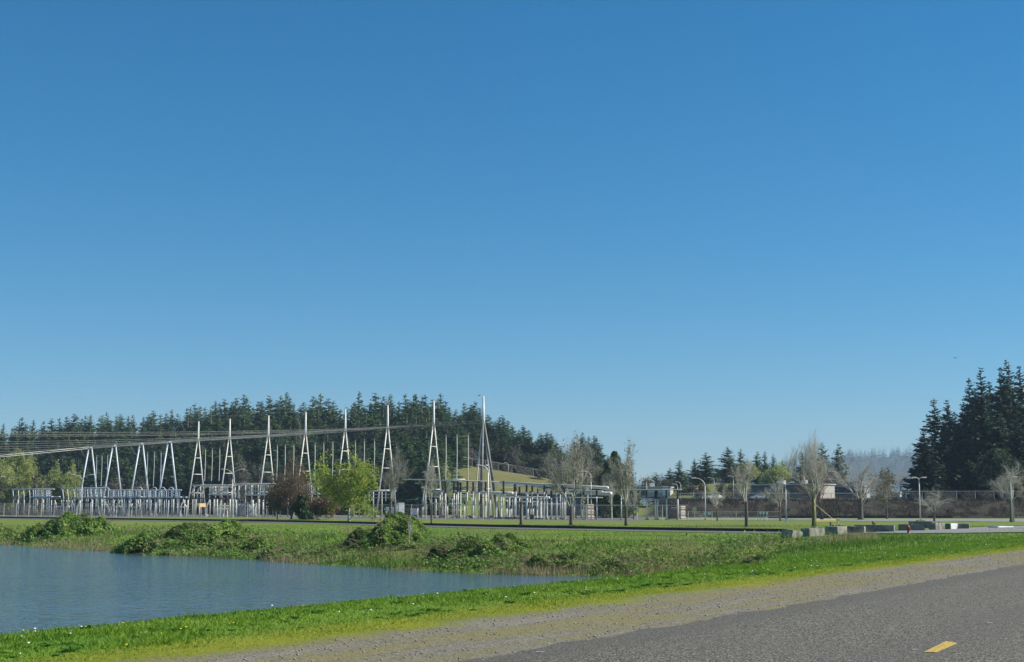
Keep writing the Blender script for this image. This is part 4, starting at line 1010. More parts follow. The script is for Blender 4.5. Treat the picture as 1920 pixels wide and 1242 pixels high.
# the long thin dark bus beam that runs in front of the racks, on its own row of posts
pts = [P(px, np.interp(px, (20, 330, 520), (936, 935.5, 934)), drow(px)-38) for px in range(18, 521, 20)]
tag(MB().tube(pts, .09, 6).build('bus_beam', steel_dark), 'long thin dark beam running level in front of the left racks', 'beam')
for j, px in enumerate([25, 33, 45, 56, 70, 81, 91, 96, 105, 128, 135, 150, 161, 170, 173, 184, 191, 196, 205, 213, 221, 228, 236, 247, 256, 263, 275, 283, 292, 299, 308, 316, 325, 333, 346, 352, 361, 367, 374, 394, 401, 407, 414, 421, 431, 437, 443, 474, 480, 486, 493, 500]):
    d = drow(px)-38+(j % 3)*3; g = G(px, d); y = 935.8+(j % 4)*.7+(6 if j % 5 == 3 else 0)
    h = P(px, y, d).z-g.z; r = (.07, .10, .13)[(j*7) % 3]
    t = thing('bus_support', 'grey steel post under the long dark beam of the left yard', 'post', g, 0, 'posts of the left yard')
    MB().tube([(0, 0, -.2), (0, 0, h)], [r*1.05, r], 7).build('post', steel_blue if px < 345 else steel, t, True)
    if j % 2 == 0: MB().stack((0, 0, h-.1), (0, 0, h+.65), .15, 4, 7).build('insulator', insul, t)
# the slanting switch arms between the posts
for j, px in enumerate((108, 113, 118, 124, 130, 144, 203, 208, 214, 219, 226, 240, 247, 256, 262, 338, 350, 386)):
    d = drow(px)-33; g = G(px, d); z0 = P(px, 951, d).z-g.z; s = (-1, 1, -.6, .8, -1, .9)[j % 6]*1.0
    t = thing('disconnect_switch', 'slanted pale switch arm on a short post low in the left yard', 'switch', g, 0, 'slanted switches of the left yard')
    MB().tube([(0, 0, -.1), (0, 0, z0)], .1, 6).build('post', steel_blue, t)
    MB().tube([(0, 0, z0), (s*.5, 0, z0+.7), (s*.75, .1, z0+1.55)], .13, 6).build('switch_arm', steel if j % 3 else cream, t)
    if j % 3 == 0: MB().box((0, 0, z0), (1.5, .5, .2), 0, .03).build('cross_arm', steel, t)
t = thing('platform_frame', 'cream stepped instrument frame on thick posts at the foot of the second masted tower', 'frame', G(419, 270), .2)
MB().box((0, 0, 1.55), (1.9, .7, .35), 0, .03).build('shelf', cream, t); MB().box((0, 0, 2.1), (1.9, .7, .3), 0, .03).build('shelf', cream, t)
for x in (-.7, 0, .7):
    MB().tube([(x, 0, -.1), (x, 0, 1.6)], .16, 8).build('post', cream, t)
    MB().stack((x, 0, 2.2), (x, 0, 3.7), .2, 7, 8).build('insulator', simple('brown_porcelain', (.10, .05, .03), (.14, .07, .04), 2, .3) if x == -.7 else MATS['brown_porcelain'], t)
# yellow sign
g = G(378, 262); t = thing('sign', 'blank-looking yellow-orange sign board on a post before the left yard', 'sign', g, .75)
z0, z1 = P(378, 951, 262).z-g.z, P(378, 943.5, 262).z-g.z
MB().box((0, 0, (z0+z1)/2), (1.75, .05, z1-z0), 0, .01).build('board', signp, t)
MB().tube([(0, .08, -.2), (0, .08, z1)], .04, 6).build('post', steel, t)

# ------------------------------------------------------------------ lamps, fences
def lamp(px, ytop, ybase, arms, d, label, arm_px=14, r=.075, mt=None, grp='street lamps of the yard'):
    g = G(px, d); H = P(px, ytop, d).z-g.z; t = thing('street_lamp', label, 'street lamp', g, 0, grp)
    A = arm_px*d/F; ra = min(A, 2.2); mt = mt or steel
    z0 = H-ra*.85
    MB().tube([(0, 0, -.1), (0, 0, z0)], [r*1.3, r*.8], 9).build('pole', mt, t, True)
    MB().lathe([(r*2.2, -.1), (r*2.2, .12), (r*1.4, .2)], n=10).build('base', concrete, t)
    for s in arms:
        pts = [Vector((s*ra*(1-math.cos(q)), 0, z0+ra*.85*math.sin(q))) for q in np.linspace(0, math.pi/2, 8)]+[Vector((s*A, 0, H))]
        a = MB().tube(pts, [r*.8]*4+[r*.6]*5, 7).build('arm', mt, t, True)
        MB().box((s*(A+.3), 0, H+.02), (.75, .3, .16), 0, .05).build('lamp_head', steel, a)
    return t
lamp(435, 880.5, 970, (-1, 1), 262, 'twin-arm street lamp before the second masted tower from the left', 15)
lamp(152.5, 890.5, 968, (-1, 1), 285, 'twin-arm street lamp in front of the leftmost towers', 16)
lamp(915, 873, 972, (-1,), 238, 'tall street lamp with one curved arm beside the nearest tower', 15, .13)
lamp(1108.5, 884, 972, (-1,), 225, 'single-arm street lamp right of the large bare tree, its arm curving left', 11)
lamp(1322.5, 897, 972, (-1,), 222, 'single-arm street lamp left of the forked bare tree, its arm reaching left', 17)
lamp(1376, 893, 936, (-1, 1), 372, 'small twin-arm street lamp on the plateau before the grassy mound', 5)
lamp(1474, 905, 973, (-1, 1), 226, 'twin-arm street lamp with wide white heads left of the tall bare tree', 9, .1)
lamp(1725, 896, 978, (-1, 1), 205, 'twin-arm street lamp in front of the right dark firs', 5.5)
lamp(1897, 895, 978, (1,), 208, 'single-arm street lamp at the right edge before the dark firs', 5)
lamp(1213, 897, 938, (-1, 1), 372, 'small twin-arm street lamp in front of the pale low building', 5)
lamp(1271, 908, 938, (-1,), 372, 'short single-arm street lamp right of the pale low building', 6)
lamp(1277, 904, 938, (-1,), 395, 'single-arm street lamp behind the right end of the pale low building', 6)
lamp(1301, 917, 938, (1,), 372, 'lowest street lamp on the grassy mound', 4)
lamp(1340, 896, 936, (-1,), 400, 'street lamp with one long arm in front of the broad fir', 8)
lamp(1693, 896, 954, (1,), 330, 'far single-arm street lamp left of the right dark firs', 4)
lamp(953, 868, 883, (-1,), 425, 'lone lamp on top of the grassy hill right of the nearest tower', 4)
lamp(-4, 894, 966, (1,), 290, 'street lamp just outside the left edge whose head shows at the frame', 4)
def fence(pts, h, label, step=3.0, mesh=.30, wr=.0032, n_rail=1, mt=None, group='chain-link fences'):
    o = Vector(pts[0]); t = thing('chain_link_fence', label, 'fence', o, 0, group); mt = mt or steel
    posts = MB(); rail = MB(); W = []
    for a, c in zip(pts[:-1], pts[1:]):
        a = Vector(a); c = Vector(c); L_ = (c-a).length; n = max(1, int(L_/step))
        for k in range(n):
            q0 = a.lerp(c, k/n); q1 = a.lerp(c, (k+1)/n)
            for q in (q0, q1): q.z = gz(q.x, q.y)
            MB().tube([q0-o-Vector((0, 0, .2)), q0-o+Vector((0, 0, h+.1))], .045, 6).build('fence_post', mt, t)
            rail.tube([q0-o+Vector((0, 0, h)), q1-o+Vector((0, 0, h))], .035, 5)
            if n_rail > 1: rail.tube([q0-o+Vector((0, 0, h*.5)), q1-o+Vector((0, 0, h*.5))], .03, 5)
            seg = (q1-q0); m_ = int(seg.length/mesh); hh = Vector((0, 0, h))
            for j in range(m_):
                f0, f1 = j/m_, min(1, (j+h/mesh)/m_)
                W.append((q0-o+seg*f0, q0-o+seg*f1+hh*min(1, (f1-f0)*m_*mesh/h), wr, wr))
                W.append((q0-o+seg*f0+hh, q0-o+seg*f1+hh*(1-min(1, (f1-f0)*m_*mesh/h)), wr, wr))
    rail.build('top_rail', mt, t)
    V, Fq = segs_np([(tuple(a), tuple(b), r1, r2) for a, b, r1, r2 in W], 3)
    mesh_np('wire_mesh', V, Fq, mt, t)
    return t
fence([G(p, d) for p, d in ((-60, 292), (150, 278), (340, 262), (490, 250))], 2.6, 'long chain-link fence in front of the left racks', 3.2)
fence([G(p, d) for p, d in ((690, 240), (800, 231), (980, 222), (1100, 219), (1290, 216))], 2.3, 'chain-link fence in front of the bus posts in the middle', 3.2)
fence([G(p, d) for p, d in ((1290, 216), (1380, 213), (1462, 211))], 1.35, 'low chain-link fence with tan posts left of the yellow gate', 2.6, n_rail=2)
fence([G(p, d) for p, d in ((860, 428), (910, 430), (960, 432), (1000, 431), (1050, 428), (1095, 424))], 2.4, 'chain-link fence along the top of the grassy hill', 4, wr=.012, mesh=.4)
fence([G(p, d) for p, d in ((1640, 291), (1760, 290), (1900, 288), (2060, 288))], 2.0, 'chain-link fence on top of the embankment before the dark firs', 3, wr=.008)
fence([G(p, d) for p, d in ((1235, 292), (1400, 291), (1640, 291))], 1.6, 'chain-link fence along the embankment top in the middle', 4, wr=.007)

# ------------------------------------------------------------------ buildings beyond the embankment
def building(name, label, corner_px, d, ldark, llit, ytop, th, m_dark, m_lit, flat=None, doors=(), windows=(), units=0, band=None):
    """box with its near corner in column corner_px; ldark metres of wall run away to the left, llit to the right"""
    g = G(corner_px, d); h = P(corner_px, ytop, d).z-g.z; a = R(th)
    t = thing(name, label, 'building', g, 0)
    ed = Vector((-math.cos(a), math.sin(a), 0)); el = Vector((math.sin(a), math.cos(a), 0))
    def wall(p, q, mt, nm='wall'):
        v = q-p; c = (p+q)/2
        return MB().box(c+Vector((0, 0, h/2-.2)), (v.length, .25, h+.4), math.atan2(v.y, v.x), .0).build(nm, mt, t)
    O = Vector((0, 0, 0)); A = ed*ldark; B = el*llit
    nd = Vector((-math.sin(a), -math.cos(a), 0)); nl = Vector((math.cos(a), -math.sin(a), 0))
    w1 = wall(O-nd*.125, A-nd*.125, m_dark); w2 = wall(O-nl*.125+el*.26, B-nl*.125, m_lit)  # shade and sun put into the wall colours: dark left face, pale right
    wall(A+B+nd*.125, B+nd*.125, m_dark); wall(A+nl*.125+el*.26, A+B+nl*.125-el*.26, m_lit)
    c = (A+B)/2
    MB().box(c+Vector((0, 0, h+.14)), (ldark+.5, llit+.5, .32), math.atan2(ed.y, ed.x), .02).build('roof', roofm, t)
    if band:
        MB().box((O+A)/2+nd*.02+Vector((0, 0, h*band)), (ldark*.995, .06, h*.13), math.atan2(ed.y, ed.x)).build('wall_band', whitem, w1)
    for f, wd, hh, mt in doors:
        p = ed*ldark*f+nd*.03; o = MB().box(p+Vector((0, 0, hh/2)), (wd, .08, hh), math.atan2(ed.y, ed.x), .01).build('door', mt, t)
        MB().box(p+nd*.07+ed*wd*.35+Vector((0, 0, hh*.45)), (.08, .08, .2)).build('handle', steel_dark, o)
    for f, z, wd, hh in windows:
        p = ed*ldark*f+nd*.02+Vector((0, 0, h*z)); o = MB().box(p, (wd+.2, .07, hh+.2), math.atan2(ed.y, ed.x), .01).build('window', steel, t)
        MB().box(p+nd*.03, (wd, .06, hh), math.atan2(ed.y, ed.x)).build('pane', glassm, o)
    for k in range(units):
        MB().box(c+ed*(k-units/2)*ldark*.25+Vector((0, 0, h+.8)), (1.4, 1.2, 1.0), a, .05).build('roof_unit', roofm, t)
    return t
building('low_building', 'pale low flat-roofed building with a light band and a white door behind the slim posts', 1257, 395, 15, 9, 914.5, 12, wall_p, wall_p, doors=((.09, 1.5, 2.6, whitem), (.5, 1.2, 2.2, wall_d)), windows=((.75, .55, 1.4, .9),), units=1, band=.47)
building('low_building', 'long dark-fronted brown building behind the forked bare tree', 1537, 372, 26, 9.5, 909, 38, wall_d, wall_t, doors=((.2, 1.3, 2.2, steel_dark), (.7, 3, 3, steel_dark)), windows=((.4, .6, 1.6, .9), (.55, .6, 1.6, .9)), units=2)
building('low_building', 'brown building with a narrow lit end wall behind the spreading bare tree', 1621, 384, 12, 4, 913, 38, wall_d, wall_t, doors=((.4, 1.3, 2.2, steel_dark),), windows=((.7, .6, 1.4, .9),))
building('small_building', 'small dark hut with a narrow lit end wall at the right end of the buildings', 1716, 390, 4.6, 1.4, 927, 20, wall_d, wall_p, doors=((.5, 1.2, 1.8, steel_dark),))  # end wall coloured pale as if sunlit, front dark as if shaded
building('small_building', 'tiny tan block hut left of the dark hut with the lit end wall', 1688, 386, 2.2, 1.4, 925, 38, wall_p, wall_t, doors=((.5, .9, 1.6, steel_dark),))
building('small_building', 'far low grey building at the left end of the embankment behind the posts', 1090, 325, 17, 5, 926, 5, wall_d, wall_d, windows=((.3, .6, 1.4, .9), (.6, .6, 1.4, .9)))
g0, g1 = G(1640, 330), G(1722, 322)
v = g1-g0
t = thing('retaining_wall', 'low pale concrete wall in front of the small huts', 'wall', (g0+g1)/2)
MB().box((0, 0, .3), (v.length, .4, .9), math.atan2(v.y, v.x), .04).build('wall_body', concrete, t)
MB().box((0, 0, .79), (v.length+.1, .5, .1), math.atan2(v.y, v.x), .02).build('coping', concrete, t)
for px, y0, label in ((1340.5, 931, 'yellowish signal box on a pole at the foot of the grassy mound'),):
    g = G(px, 345); h = P(px, y0, 345).z-g.z
    t = thing('signal_box', label, 'signal box', g)
    MB().tube([(0, 0, -.1), (0, 0, h)], .07, 7).build('post', steel, t); MB().box((0, -.1, h-.3), (.5, .35, .7), 0, .04).build('box', yellowp, t)
def make_car(label, mt, g, rz):
    t = thing('parked_car', label, 'car', g, rz)
    prof = [(-2.1, .35), (-2.15, .7), (-2.0, .9), (-1.3, .98), (-.75, 1.42), (.75, 1.45), (1.5, 1.0), (2.1, .95), (2.2, .6), (2.15, .35)]
    mb = MB(); n = len(prof); vs = [(x, s*(.85 if z < 1.1 else .68), z) for s in (-1, 1) for x, z in prof]
    mb.add(vs, [tuple(range(n)), tuple(range(2*n-1, n-1, -1))]+[(i, i+n, (i+1) % n+n, (i+1) % n) for i in range(n)])
    mb.build('body', mt, t)
    for s in (-1, 1):
        MB().box((0, s*.77, 1.2), (1.6, .06, .34), 0, .02, Matrix.Rotation(-s*.0, 3, 'X')).build('window', glassm, t)
    MB().box((1.18, 0, 1.2), (.06, 1.25, .4), 0, .02, Matrix.Rotation(-.95, 3, 'Y')).build('windscreen', glassm, t)
    for x in (-1.35, 1.35):
        for s in (-1, 1):
            o = MB().tube([(x, s*.7, .32), (x, s*.9, .32)], .33, 14).build('wheel', tyre, t)
            MB().tube([(x, s*.9, .32), (x, s*.915, .32)], .19, 10).build('rim', steel, o)
    for s in (-1, 1): MB().box((2.2, s*.6, .72), (.06, .35, .15), 0, .02).build('headlight', whitem, t)
    return t
make_car('white car on the plateau below the grassy mound', carw, G(1341, 335)+Vector((0, 0, .0)), .5)
make_car('silver car on the plateau in front of the long dark building', cars, G(1424, 335), .3)

g0, g1 = G(1236, 294), G(1480, 293); v = g1-g0
t = thing('low_wall', 'long dark low wall along the top of the embankment below the grassy mound', 'wall', (g0+g1)/2)
MB().box((0, 0, .5), (v.length, .35, 1.5), math.atan2(v.y, v.x), .03).build('wall_body', dark_box, t)
for k in range(14): MB().box(v*((k+.5)/14-.5)+Vector((0, -.22, .5)), (.3, .14, 1.56), math.atan2(v.y, v.x), .02).build('pilaster', steel_dark, t)
# ------------------------------------------------------------------ things by the path: blocks, gate, hydrants
def block(px, yb, sx, sy, h, th, label, mt, tilt=(0, 0), lug=True, face=None, name='concrete_block', cracks=False):
    """sx runs along the lit end's normal (turned th degrees clockwise from the picture plane), sy across it"""
    g = Hit(px, yb); a = -R(th); rg = np.random.default_rng(int(px))
    t = thing(name, label, 'concrete block', g, a, 'concrete blocks by the path')
    t.rotation_euler = (R(tilt[0]), R(tilt[1]), a)
    bm = MB(); nx, ny, nz = max(3, int(sx/.18)), max(3, int(sy/.18)), 4
    def face_grid(o, e1, e2, n1, n2):
        vs = []; o = Vector(o); e1 = Vector(e1); e2 = Vector(e2)
        for i in range(n1+1):
            for j in range(n2+1): vs.append(o+e1*(i/n1)+e2*(j/n2))
        bm.add(vs, [(i*(n2+1)+j, (i+1)*(n2+1)+j, (i+1)*(n2+1)+j+1, i*(n2+1)+j+1) for i in range(n1) for j in range(n2)])
    X0, Y0 = -sx/2, -sy/2
    face_grid((X0, Y0, -.1), (sx, 0, 0), (0, 0, h+.1), nx, nz); face_grid((-X0, -Y0, -.1), (-sx, 0, 0), (0, 0, h+.1), nx, nz)
    face_grid((X0, -Y0, -.1), (0, -sy, 0), (0, 0, h+.1), ny, nz); face_grid((-X0, Y0, -.1), (0, sy, 0), (0, 0, h+.1), ny, nz)
    face_grid((X0, Y0, h), (sx, 0, 0), (0, sy, 0), nx, ny)
    bm.v = [(x+(vnoise(x*3+px, y*3+z*5, .5, 1)-.5)*.035-.02*np.sign(x)*(z > h-.01)*(abs(x) > sx/2-.01),
             y+(vnoise(x*3+9, y*3+z*4, .5, 2)-.5)*.035-.02*np.sign(y)*(z > h-.01)*(abs(y) > sy/2-.01),
             z+(vnoise(x*4, y*4, .5, 3)-.6)*.03*(z > h-.01)) for x, y, z in bm.v]
    o = bm.build('block_body', mt, t)
    if lug:
        MB().tube([(-.12, 0, h-.03), (-.10, 0, h+.09), (0, 0, h+.13), (.10, 0, h+.09), (.12, 0, h-.03)], .018, 6).build('lifting_loop', steel_dark, t)
    if cracks:
        for k in (1, 2): MB().box((0, -sy/2+sy*k/3, h*.5), (sx+.03, .03, h*.98)).build('joint', steel_dark, t)
    if face:
        MB().box((0, -sy/2-.012, h*.5), (sx*.96, .03, h*.94), 0, .005).build('painted_face', face, t)
    return t
block(1484, 1009, .8, 1.35, .52, 40, 'tilted grey concrete block half sunk in the grass, leftmost of the blocks', concrete, tilt=(-5, 8), lug=False)
block(1524, 1006.5, .7, 1.9, .58, 44, 'low grey concrete block second from the left, beside the gate post', concrete)
block(1568, 1002.5, 1.1, 1.8, .66, 38, 'rubble-topped concrete block with a dark left side, right of the gate post', concrete, lug=False)
block(1606, 1000, 1.45, .65, .58, 26, 'dark-sided concrete block with a pale end, left of the longest block', concrete)
block(1640, 998.5, 3.5, .65, .66, 24, 'longest dark concrete block with a pale right end', concrete)
block(1709, 996, 2.3, .7, .62, 12, 'low mossy grey concrete block behind the nearer red hydrant', concrete_d)
block(1727, 990.5, 2.5, .7, .72, 34, 'dark concrete block with rubble on top behind the hydrant', concrete_d, lug=False)
block(1757, 994, .7, 1.8, .66, 45, 'grey concrete block with upright joints left of the white block', concrete, cracks=True, lug=False)
block(1783, 993.5, .7, 1.5, .60, 42, 'white-painted concrete block with a green left side', whitep, face=greenp, lug=False)
block(1806, 993, 1.15, .65, .54, 22, 'dark concrete block with a small pale end, rightmost of the blocks', concrete)
for px, yb, z, n, lab in ((1572, 1001.5, .66, 9, 'loose pale rubble lying on top of the dark-sided block'), (1730, 990, .74, 12, 'broken pale rubble along the top of the dark block behind the hydrant'), (1757, 993, .66, 7, 'crumbled rubble on top of the jointed block')):
    g = Hit(px, yb); rg = np.random.default_rng(int(px)); mb = MB()
    for k in range(n):
        s = rg.uniform(.08, .2)
        mb.box((rg.uniform(-.5, .5), rg.uniform(-.25, .25)+.1, s*.3), (s*1.4, s, s*.8), rg.uniform(0, 3), s*.25)
    o = mb.build('rubble', concrete); o.location = (g.x, g.y+.1, g.z+z); tag(o, lab, 'rubble', kind=None)
# the barrier gate
g = Hit(1528, 990); d = g.y; h = P(1528, 938, d).z-g.z
t = thing('barrier_gate', 'yellow barrier gate: tall post, level boom and a slanting stay', 'gate', g, .3)
MB().tube([(0, 0, -.2), (0, 0, h)], [.09, .085], 12).lathe([(.10, h), (.07, h+.05), (.0, h+.07)]).build('post', postp, t, True)
bz = P(1550, 977, d).z-g.z; bx = (1576-1528)*d/F
q = Vector((bx, 0, bz))
MB().box((q/2+Vector((0, 0, bz/2)))*1.0+Vector((.05, 0, 0)), (bx-.1, .2, .27), 0, .03).build('boom', yellowp, t)
e = MB().box((bx, -.02, bz), (.16, .22, .62), 0, .03).build('boom_end', yellowp, t)
MB().box((bx+.06, -.14, bz+.1), (.12, .02, .16), 0, .004).build('reflector', redp, e)
MB().tube([(.05, 0, h*.86), (bx*.86, 0, bz+.06)], .022, 6).build('stay', yellowp, t)
for z in (bz, h*.86): MB().lathe([(.13, z-.09), (.13, z+.09)], n=12).build('hinge_collar', postp, t)
MB().lathe([(.3, -.15), (.3, .06), (.24, .1)], n=12).build('footing', concrete, t)
MB().tube([(bx*.72, .2, -.2), (bx*.72, .2, bz-.1)], .09, 8).build('rest_post', concrete_d, t)
def hydrant(px, ytop, yb, label, k):
    g = Hit(px, yb); h = P(px, ytop, g.y).z-g.z; s = h/.85
    t = thing('fire_hydrant', label, 'fire hydrant', g, .4*k, 'fire hydrants')
    S = lambda pr: [(r*s*1.25, z*s) for r, z in pr]
    MB().lathe(S([(.16, -.1), (.16, .03), (.12, .05), (.12, .10), (.10, .12), (.10, .52), (.13, .54), (.13, .58)]), n=14).build('barrel', redp, t, True)
    MB().lathe(S([(.14, .58), (.13, .66), (.10, .73), (.05, .78), (.035, .79), (.035, .85)]), n=14).build('bonnet', redp, t, True)
    for a in (0, math.pi, -math.pi/2):
        c, s_ = math.cos(a), math.sin(a); r = .24 if a >= 0 else .27
        o = MB().tube([(c*.08*s*1.25, s_*.08*s*1.25, .44*s), (c*r*s*1.1, s_*r*s*1.1, .44*s)], .07*s if a >= 0 else .09*s, 10).build('nozzle', redp, t)
        MB().tube([(c*r*s*1.1, s_*r*s*1.1, .44*s), (c*(r+.05)*s*1.1, s_*(r+.05)*s*1.1, .44*s)], .03*s, 5).build('nozzle_nut', redp, o)
    return t
hydrant(1703.5, 984.5, 1001.5, 'dull red fire hydrant standing in the grass, nearer of the two', 1)
hydrant(1637.5, 976.5, 988.5, 'dull red fire hydrant behind the longest concrete block', 2)
# small white things by the fence, birds
for px, y, d, lab in ((1320, 963, 215, 'small white disc on the low fence left of the lamp pole'), (1328, 963, 215, 'small white disc on the low fence right of the lamp pole')):
    g = G(px, d); z = P(px, y, d).z
    o = MB().lathe([(.24, -.02), (.24, .02)], n=14).build('fence_disc', whitem); o.rotation_euler = (math.pi/2, 0, 0); o.location = (g.x, d-.9, z); tag(o, lab, 'disc')
for px, y, d, w_, h, lab in ((1424, 962, 210.0, .3, .35, 'leftmost white notice on the low fence'), (1430, 962, 210, .3, .4, 'middle white notice on the low fence'), (1436, 962.5, 210, .28, .35, 'rightmost white notice on the low fence'),
                             (1471, 978, 190, .35, .5, 'small white board in the grass left of the wide-headed lamp'), (1301, 957, 222, .6, .9, 'tan notice board on legs right of the banded cabinet')):
    g = G(px, d); z = P(px, y, d).z
    t = thing('notice_board', lab, 'sign', (g.x, d-.7, g.z))
    MB().box((0, 0, z-g.z), (w_, .04, h), 0, .01).build('board', whitem if w_ < .5 else tanm, t)
    MB().tube([(0, .05, -.1), (0, .05, z-g.z+h/2)], .03, 6).build('post', steel, t)
tag(MB().box((0, 0, .1), (2.2, 1.3, .22), .5, .05).build('flat_slab', whitep), 'flat white slab lying at the edge of the drive on the right', 'slab').location = Hit(1877, 991)
def bird(px, py, d, s, label):
    p = P(px, py, d); t = thing('bird', label, 'bird', p, .6)
    MB().tube([(-.9*s, 0, 0), (-.4*s, 0, .05*s), (.1*s, 0, .08*s), (.5*s, 0, .1*s), (.7*s, 0, .1*s), (.85*s, 0, .06*s)], [.05*s, .14*s, .19*s, .13*s, .11*s, .02*s], 8).build('body', bird_m, t, True)
    for k in (-1, 1):
        mb = MB(); V = []
        for f, c, z in ((0, .42, .1), (.35, .40, .28), (.7, .28, .30), (1.15, .06, .16)):
            V += [(.2*s+c*s*.5-.15*f*s, k*f*s, z*s), (.2*s-c*s*.6-.2*f*s, k*f*s, z*s+.0)]
        mb.add(V+[(x, y, z+.03*s) for x, y, z in V], [(i, i+1, i+3, i+2) for i in (0, 2, 4)]+[(i+8, i+10, i+11, i+9) for i in (0, 2, 4)]+[(i, i+2, i+10, i+8) for i in (0, 2, 4)]+[(i+1, i+9, i+11, i+3) for i in (0, 2, 4)])
        mb.build('wing', bird_m, t)
bird(1791, 671.5, 210, .28, 'small dark bird flying in the clear sky above the right firs')
bird(898.5, 742, 252, .34, 'small dark bird flying just left of the nearest mast tip')

# ------------------------------------------------------------------ banks: brambles, grass, weeds, stones
canem = simple('dead_bramble_canes', (.16, .115, .07), (.30, .23, .15), 3, .9)
def bramble(px0, px1, ytop, ybase, label, mat, seed, n=9000, leaf=.24, lobes=26, depthf=.42, dback=0.0, hk=1.0, d=None, hmax=1.7):
    rg = np.random.default_rng(seed); c = (px0+px1)/2
    f0 = Hit(c, ybase) if d is None else G(c, d); W = (px1-px0)*f0.y/F; D = W*depthf
    ctr = Vector((f0.x*(1+D*.5/f0.y), f0.y+D*.5+dback, 0)); ctr.z = gz(ctr.x, ctr.y)
    htop = min(max(P(c, ytop, ctr.y).z-ctr.z, .4), hmax)
    t = thing('bramble_bush', label, 'bush', ctr)
    st = []; ph = rg.uniform(0, 50)
    n = int(n*1.15); a = rg.uniform(0, 6.28, n*2); rr = np.sqrt(rg.random(n*2))*1.3
    edge_ = .48+.85*vnoise(np.cos(a)*2.2+ph, np.sin(a)*2.2, 1, seed)+.12*rg.normal(size=n*2)
    keep_ = rr < edge_; a, rr = a[keep_][:n], rr[keep_][:n]
    lx = np.cos(a)*rr*W/2; ly = np.sin(a)*rr*D/2
    big_ = vnoise(lx+ph, ly, W*.16+.5, seed+3); mid_ = vnoise(lx, ly+ph, .75, seed+5); sm_ = vnoise(lx, ly+ph, .3, seed+6)
    hl = htop*np.clip(1-rr**2.6, .0, 1)**.75*np.clip(.18+.8*big_+.5*(mid_-.5), .05, 1.2)+.24*mid_+.20*sm_
    gg = ground(lx+ctr.x, ly+ctr.y)-ctr.z
    dep = rg.random(len(lx))**2.2
    zz = gg+hl*(1-.75*dep)+.03
    keep_ = (mid_*.6+sm_*.4 > .30+.12*rg.random(len(lx))) | (dep > .5)      # gaps between the arching canes
    cs = np.stack([lx, ly, zz], 1)[keep_]
    ns = np.stack([np.cos(a)*.55*rr+rg.normal(size=len(a))*.35, np.sin(a)*.55*rr+rg.normal(size=len(a))*.35, np.full(len(a), .8)], 1)[keep_]
    V, Fq = quads_np(cs, leaf*rg.uniform(.55, 1.5, len(cs)), ns, 1.35, rg)
    mesh_np('foliage', V, Fq, mat, t)
    for k in range(lobes*2):
        st.append((lx[k], ly[k], gg[k], gg[k]+hl[k]+rg.uniform(-.1, .3)))
    S = []
    for lx, ly, gzz, top in st:
        for _ in range(3):
            a = rg.uniform(0, 6.28); L_ = rg.uniform(.6, 1.5); p = np.array([lx, ly, gzz-.1])
            for k in range(5):
                f = k/4; e = np.array([lx+math.cos(a)*L_*f, ly+math.sin(a)*L_*f, gzz+(top-gzz+.06)*math.sin(min(f*1.9, 2.6))])
                if k: S.append((p, e, .014, .010))
                p = e
    V, Fq = segs_np(S, 3); mesh_np('canes', V, Fq, canem, t)
    return t
bramble(22, 218, 957, 1013, 'wide green bramble mound at the left end of the far bank', brambl, 1, 36000, .19, 44, .85, hmax=2.4)
bramble(205, 488, 966, 1042, 'largest green bramble mound, left of the middle on the far bank', brambl, 2, 46000, .15, 60, 1.05, hmax=2.0)
bramble(640, 812, 972, 1034, 'tall dark green bank bush with a pale sapling in front of it', brambl, 3, 26000, .13, 44, 1.2, hmax=2.1)
bramble(826, 996, 1003, 1064, 'low bramble clump right of the middle by the water', brambl, 4, 20000, .11, 36, 1.2, hmax=1.1)
bramble(1270, 1530, 1018, 1066, 'dull trailing bramble patch in the hollow below the concrete blocks', brambl, 5, 24000, .11, 40, 1.7, d=62, hmax=.8)
bramble(1205, 1330, 1040, 1080, 'low dry-stemmed bramble patch at the lower left of the hollow', brambl2, 6, 9000, .10, 18, 2.0, d=60, hmax=.7)
bramble(485, 560, 992, 1050, 'small straggling bramble clump just right of the largest mound', brambl, 10, 5000, 0.13, 16, 1.0, hmax=0.8)
bramble(560, 640, 1010, 1056, 'low leafy clump on the bare stretch of bank left of the tall dark bush', brambl2, 11, 4000, 0.12, 14, 1.0, hmax=0.7)
bramble(-40, 40, 975, 1016, 'dull bramble clump cut by the left edge of the photo on the far bank', brambl, 12, 5000, 0.18, 16, 1.0, hmax=1.2)
bramble(990, 1090, 1022, 1076, 'low trailing clump right of the low bramble near the pond tip', brambl2, 13, 4500, 0.1, 18, 1.0, hmax=0.6)
bramble(1090, 1210, 1026, 1080, 'faint leafy patch in the rough grass above the pond tip', brambl, 14, 4500, 0.1, 18, 1.0, hmax=0.5)
bramble(800, 860, 1012, 1056, 'small clump between the tall dark bush and the low bramble clump', brambl2, 15, 3500, 0.11, 12, 1.0, hmax=0.8)
bramble(395, 520, 985, 1040, 'spreading lower right part of the brambles by the water, left of the middle', brambl, 16, 6000, 0.14, 20, 1.0, hmax=0.9)
tree_at(767, 968, 1031, 24, 'sapling', 'pale leafless sapling in front of the tall dark bank bush', 91, r=.012, trunk=.3, lev=3, nb=2, ang=.4, up=.3, limbs=4, mat_t=bark_w, mat_c=bark_w, rmin=.003, twig_n=120)

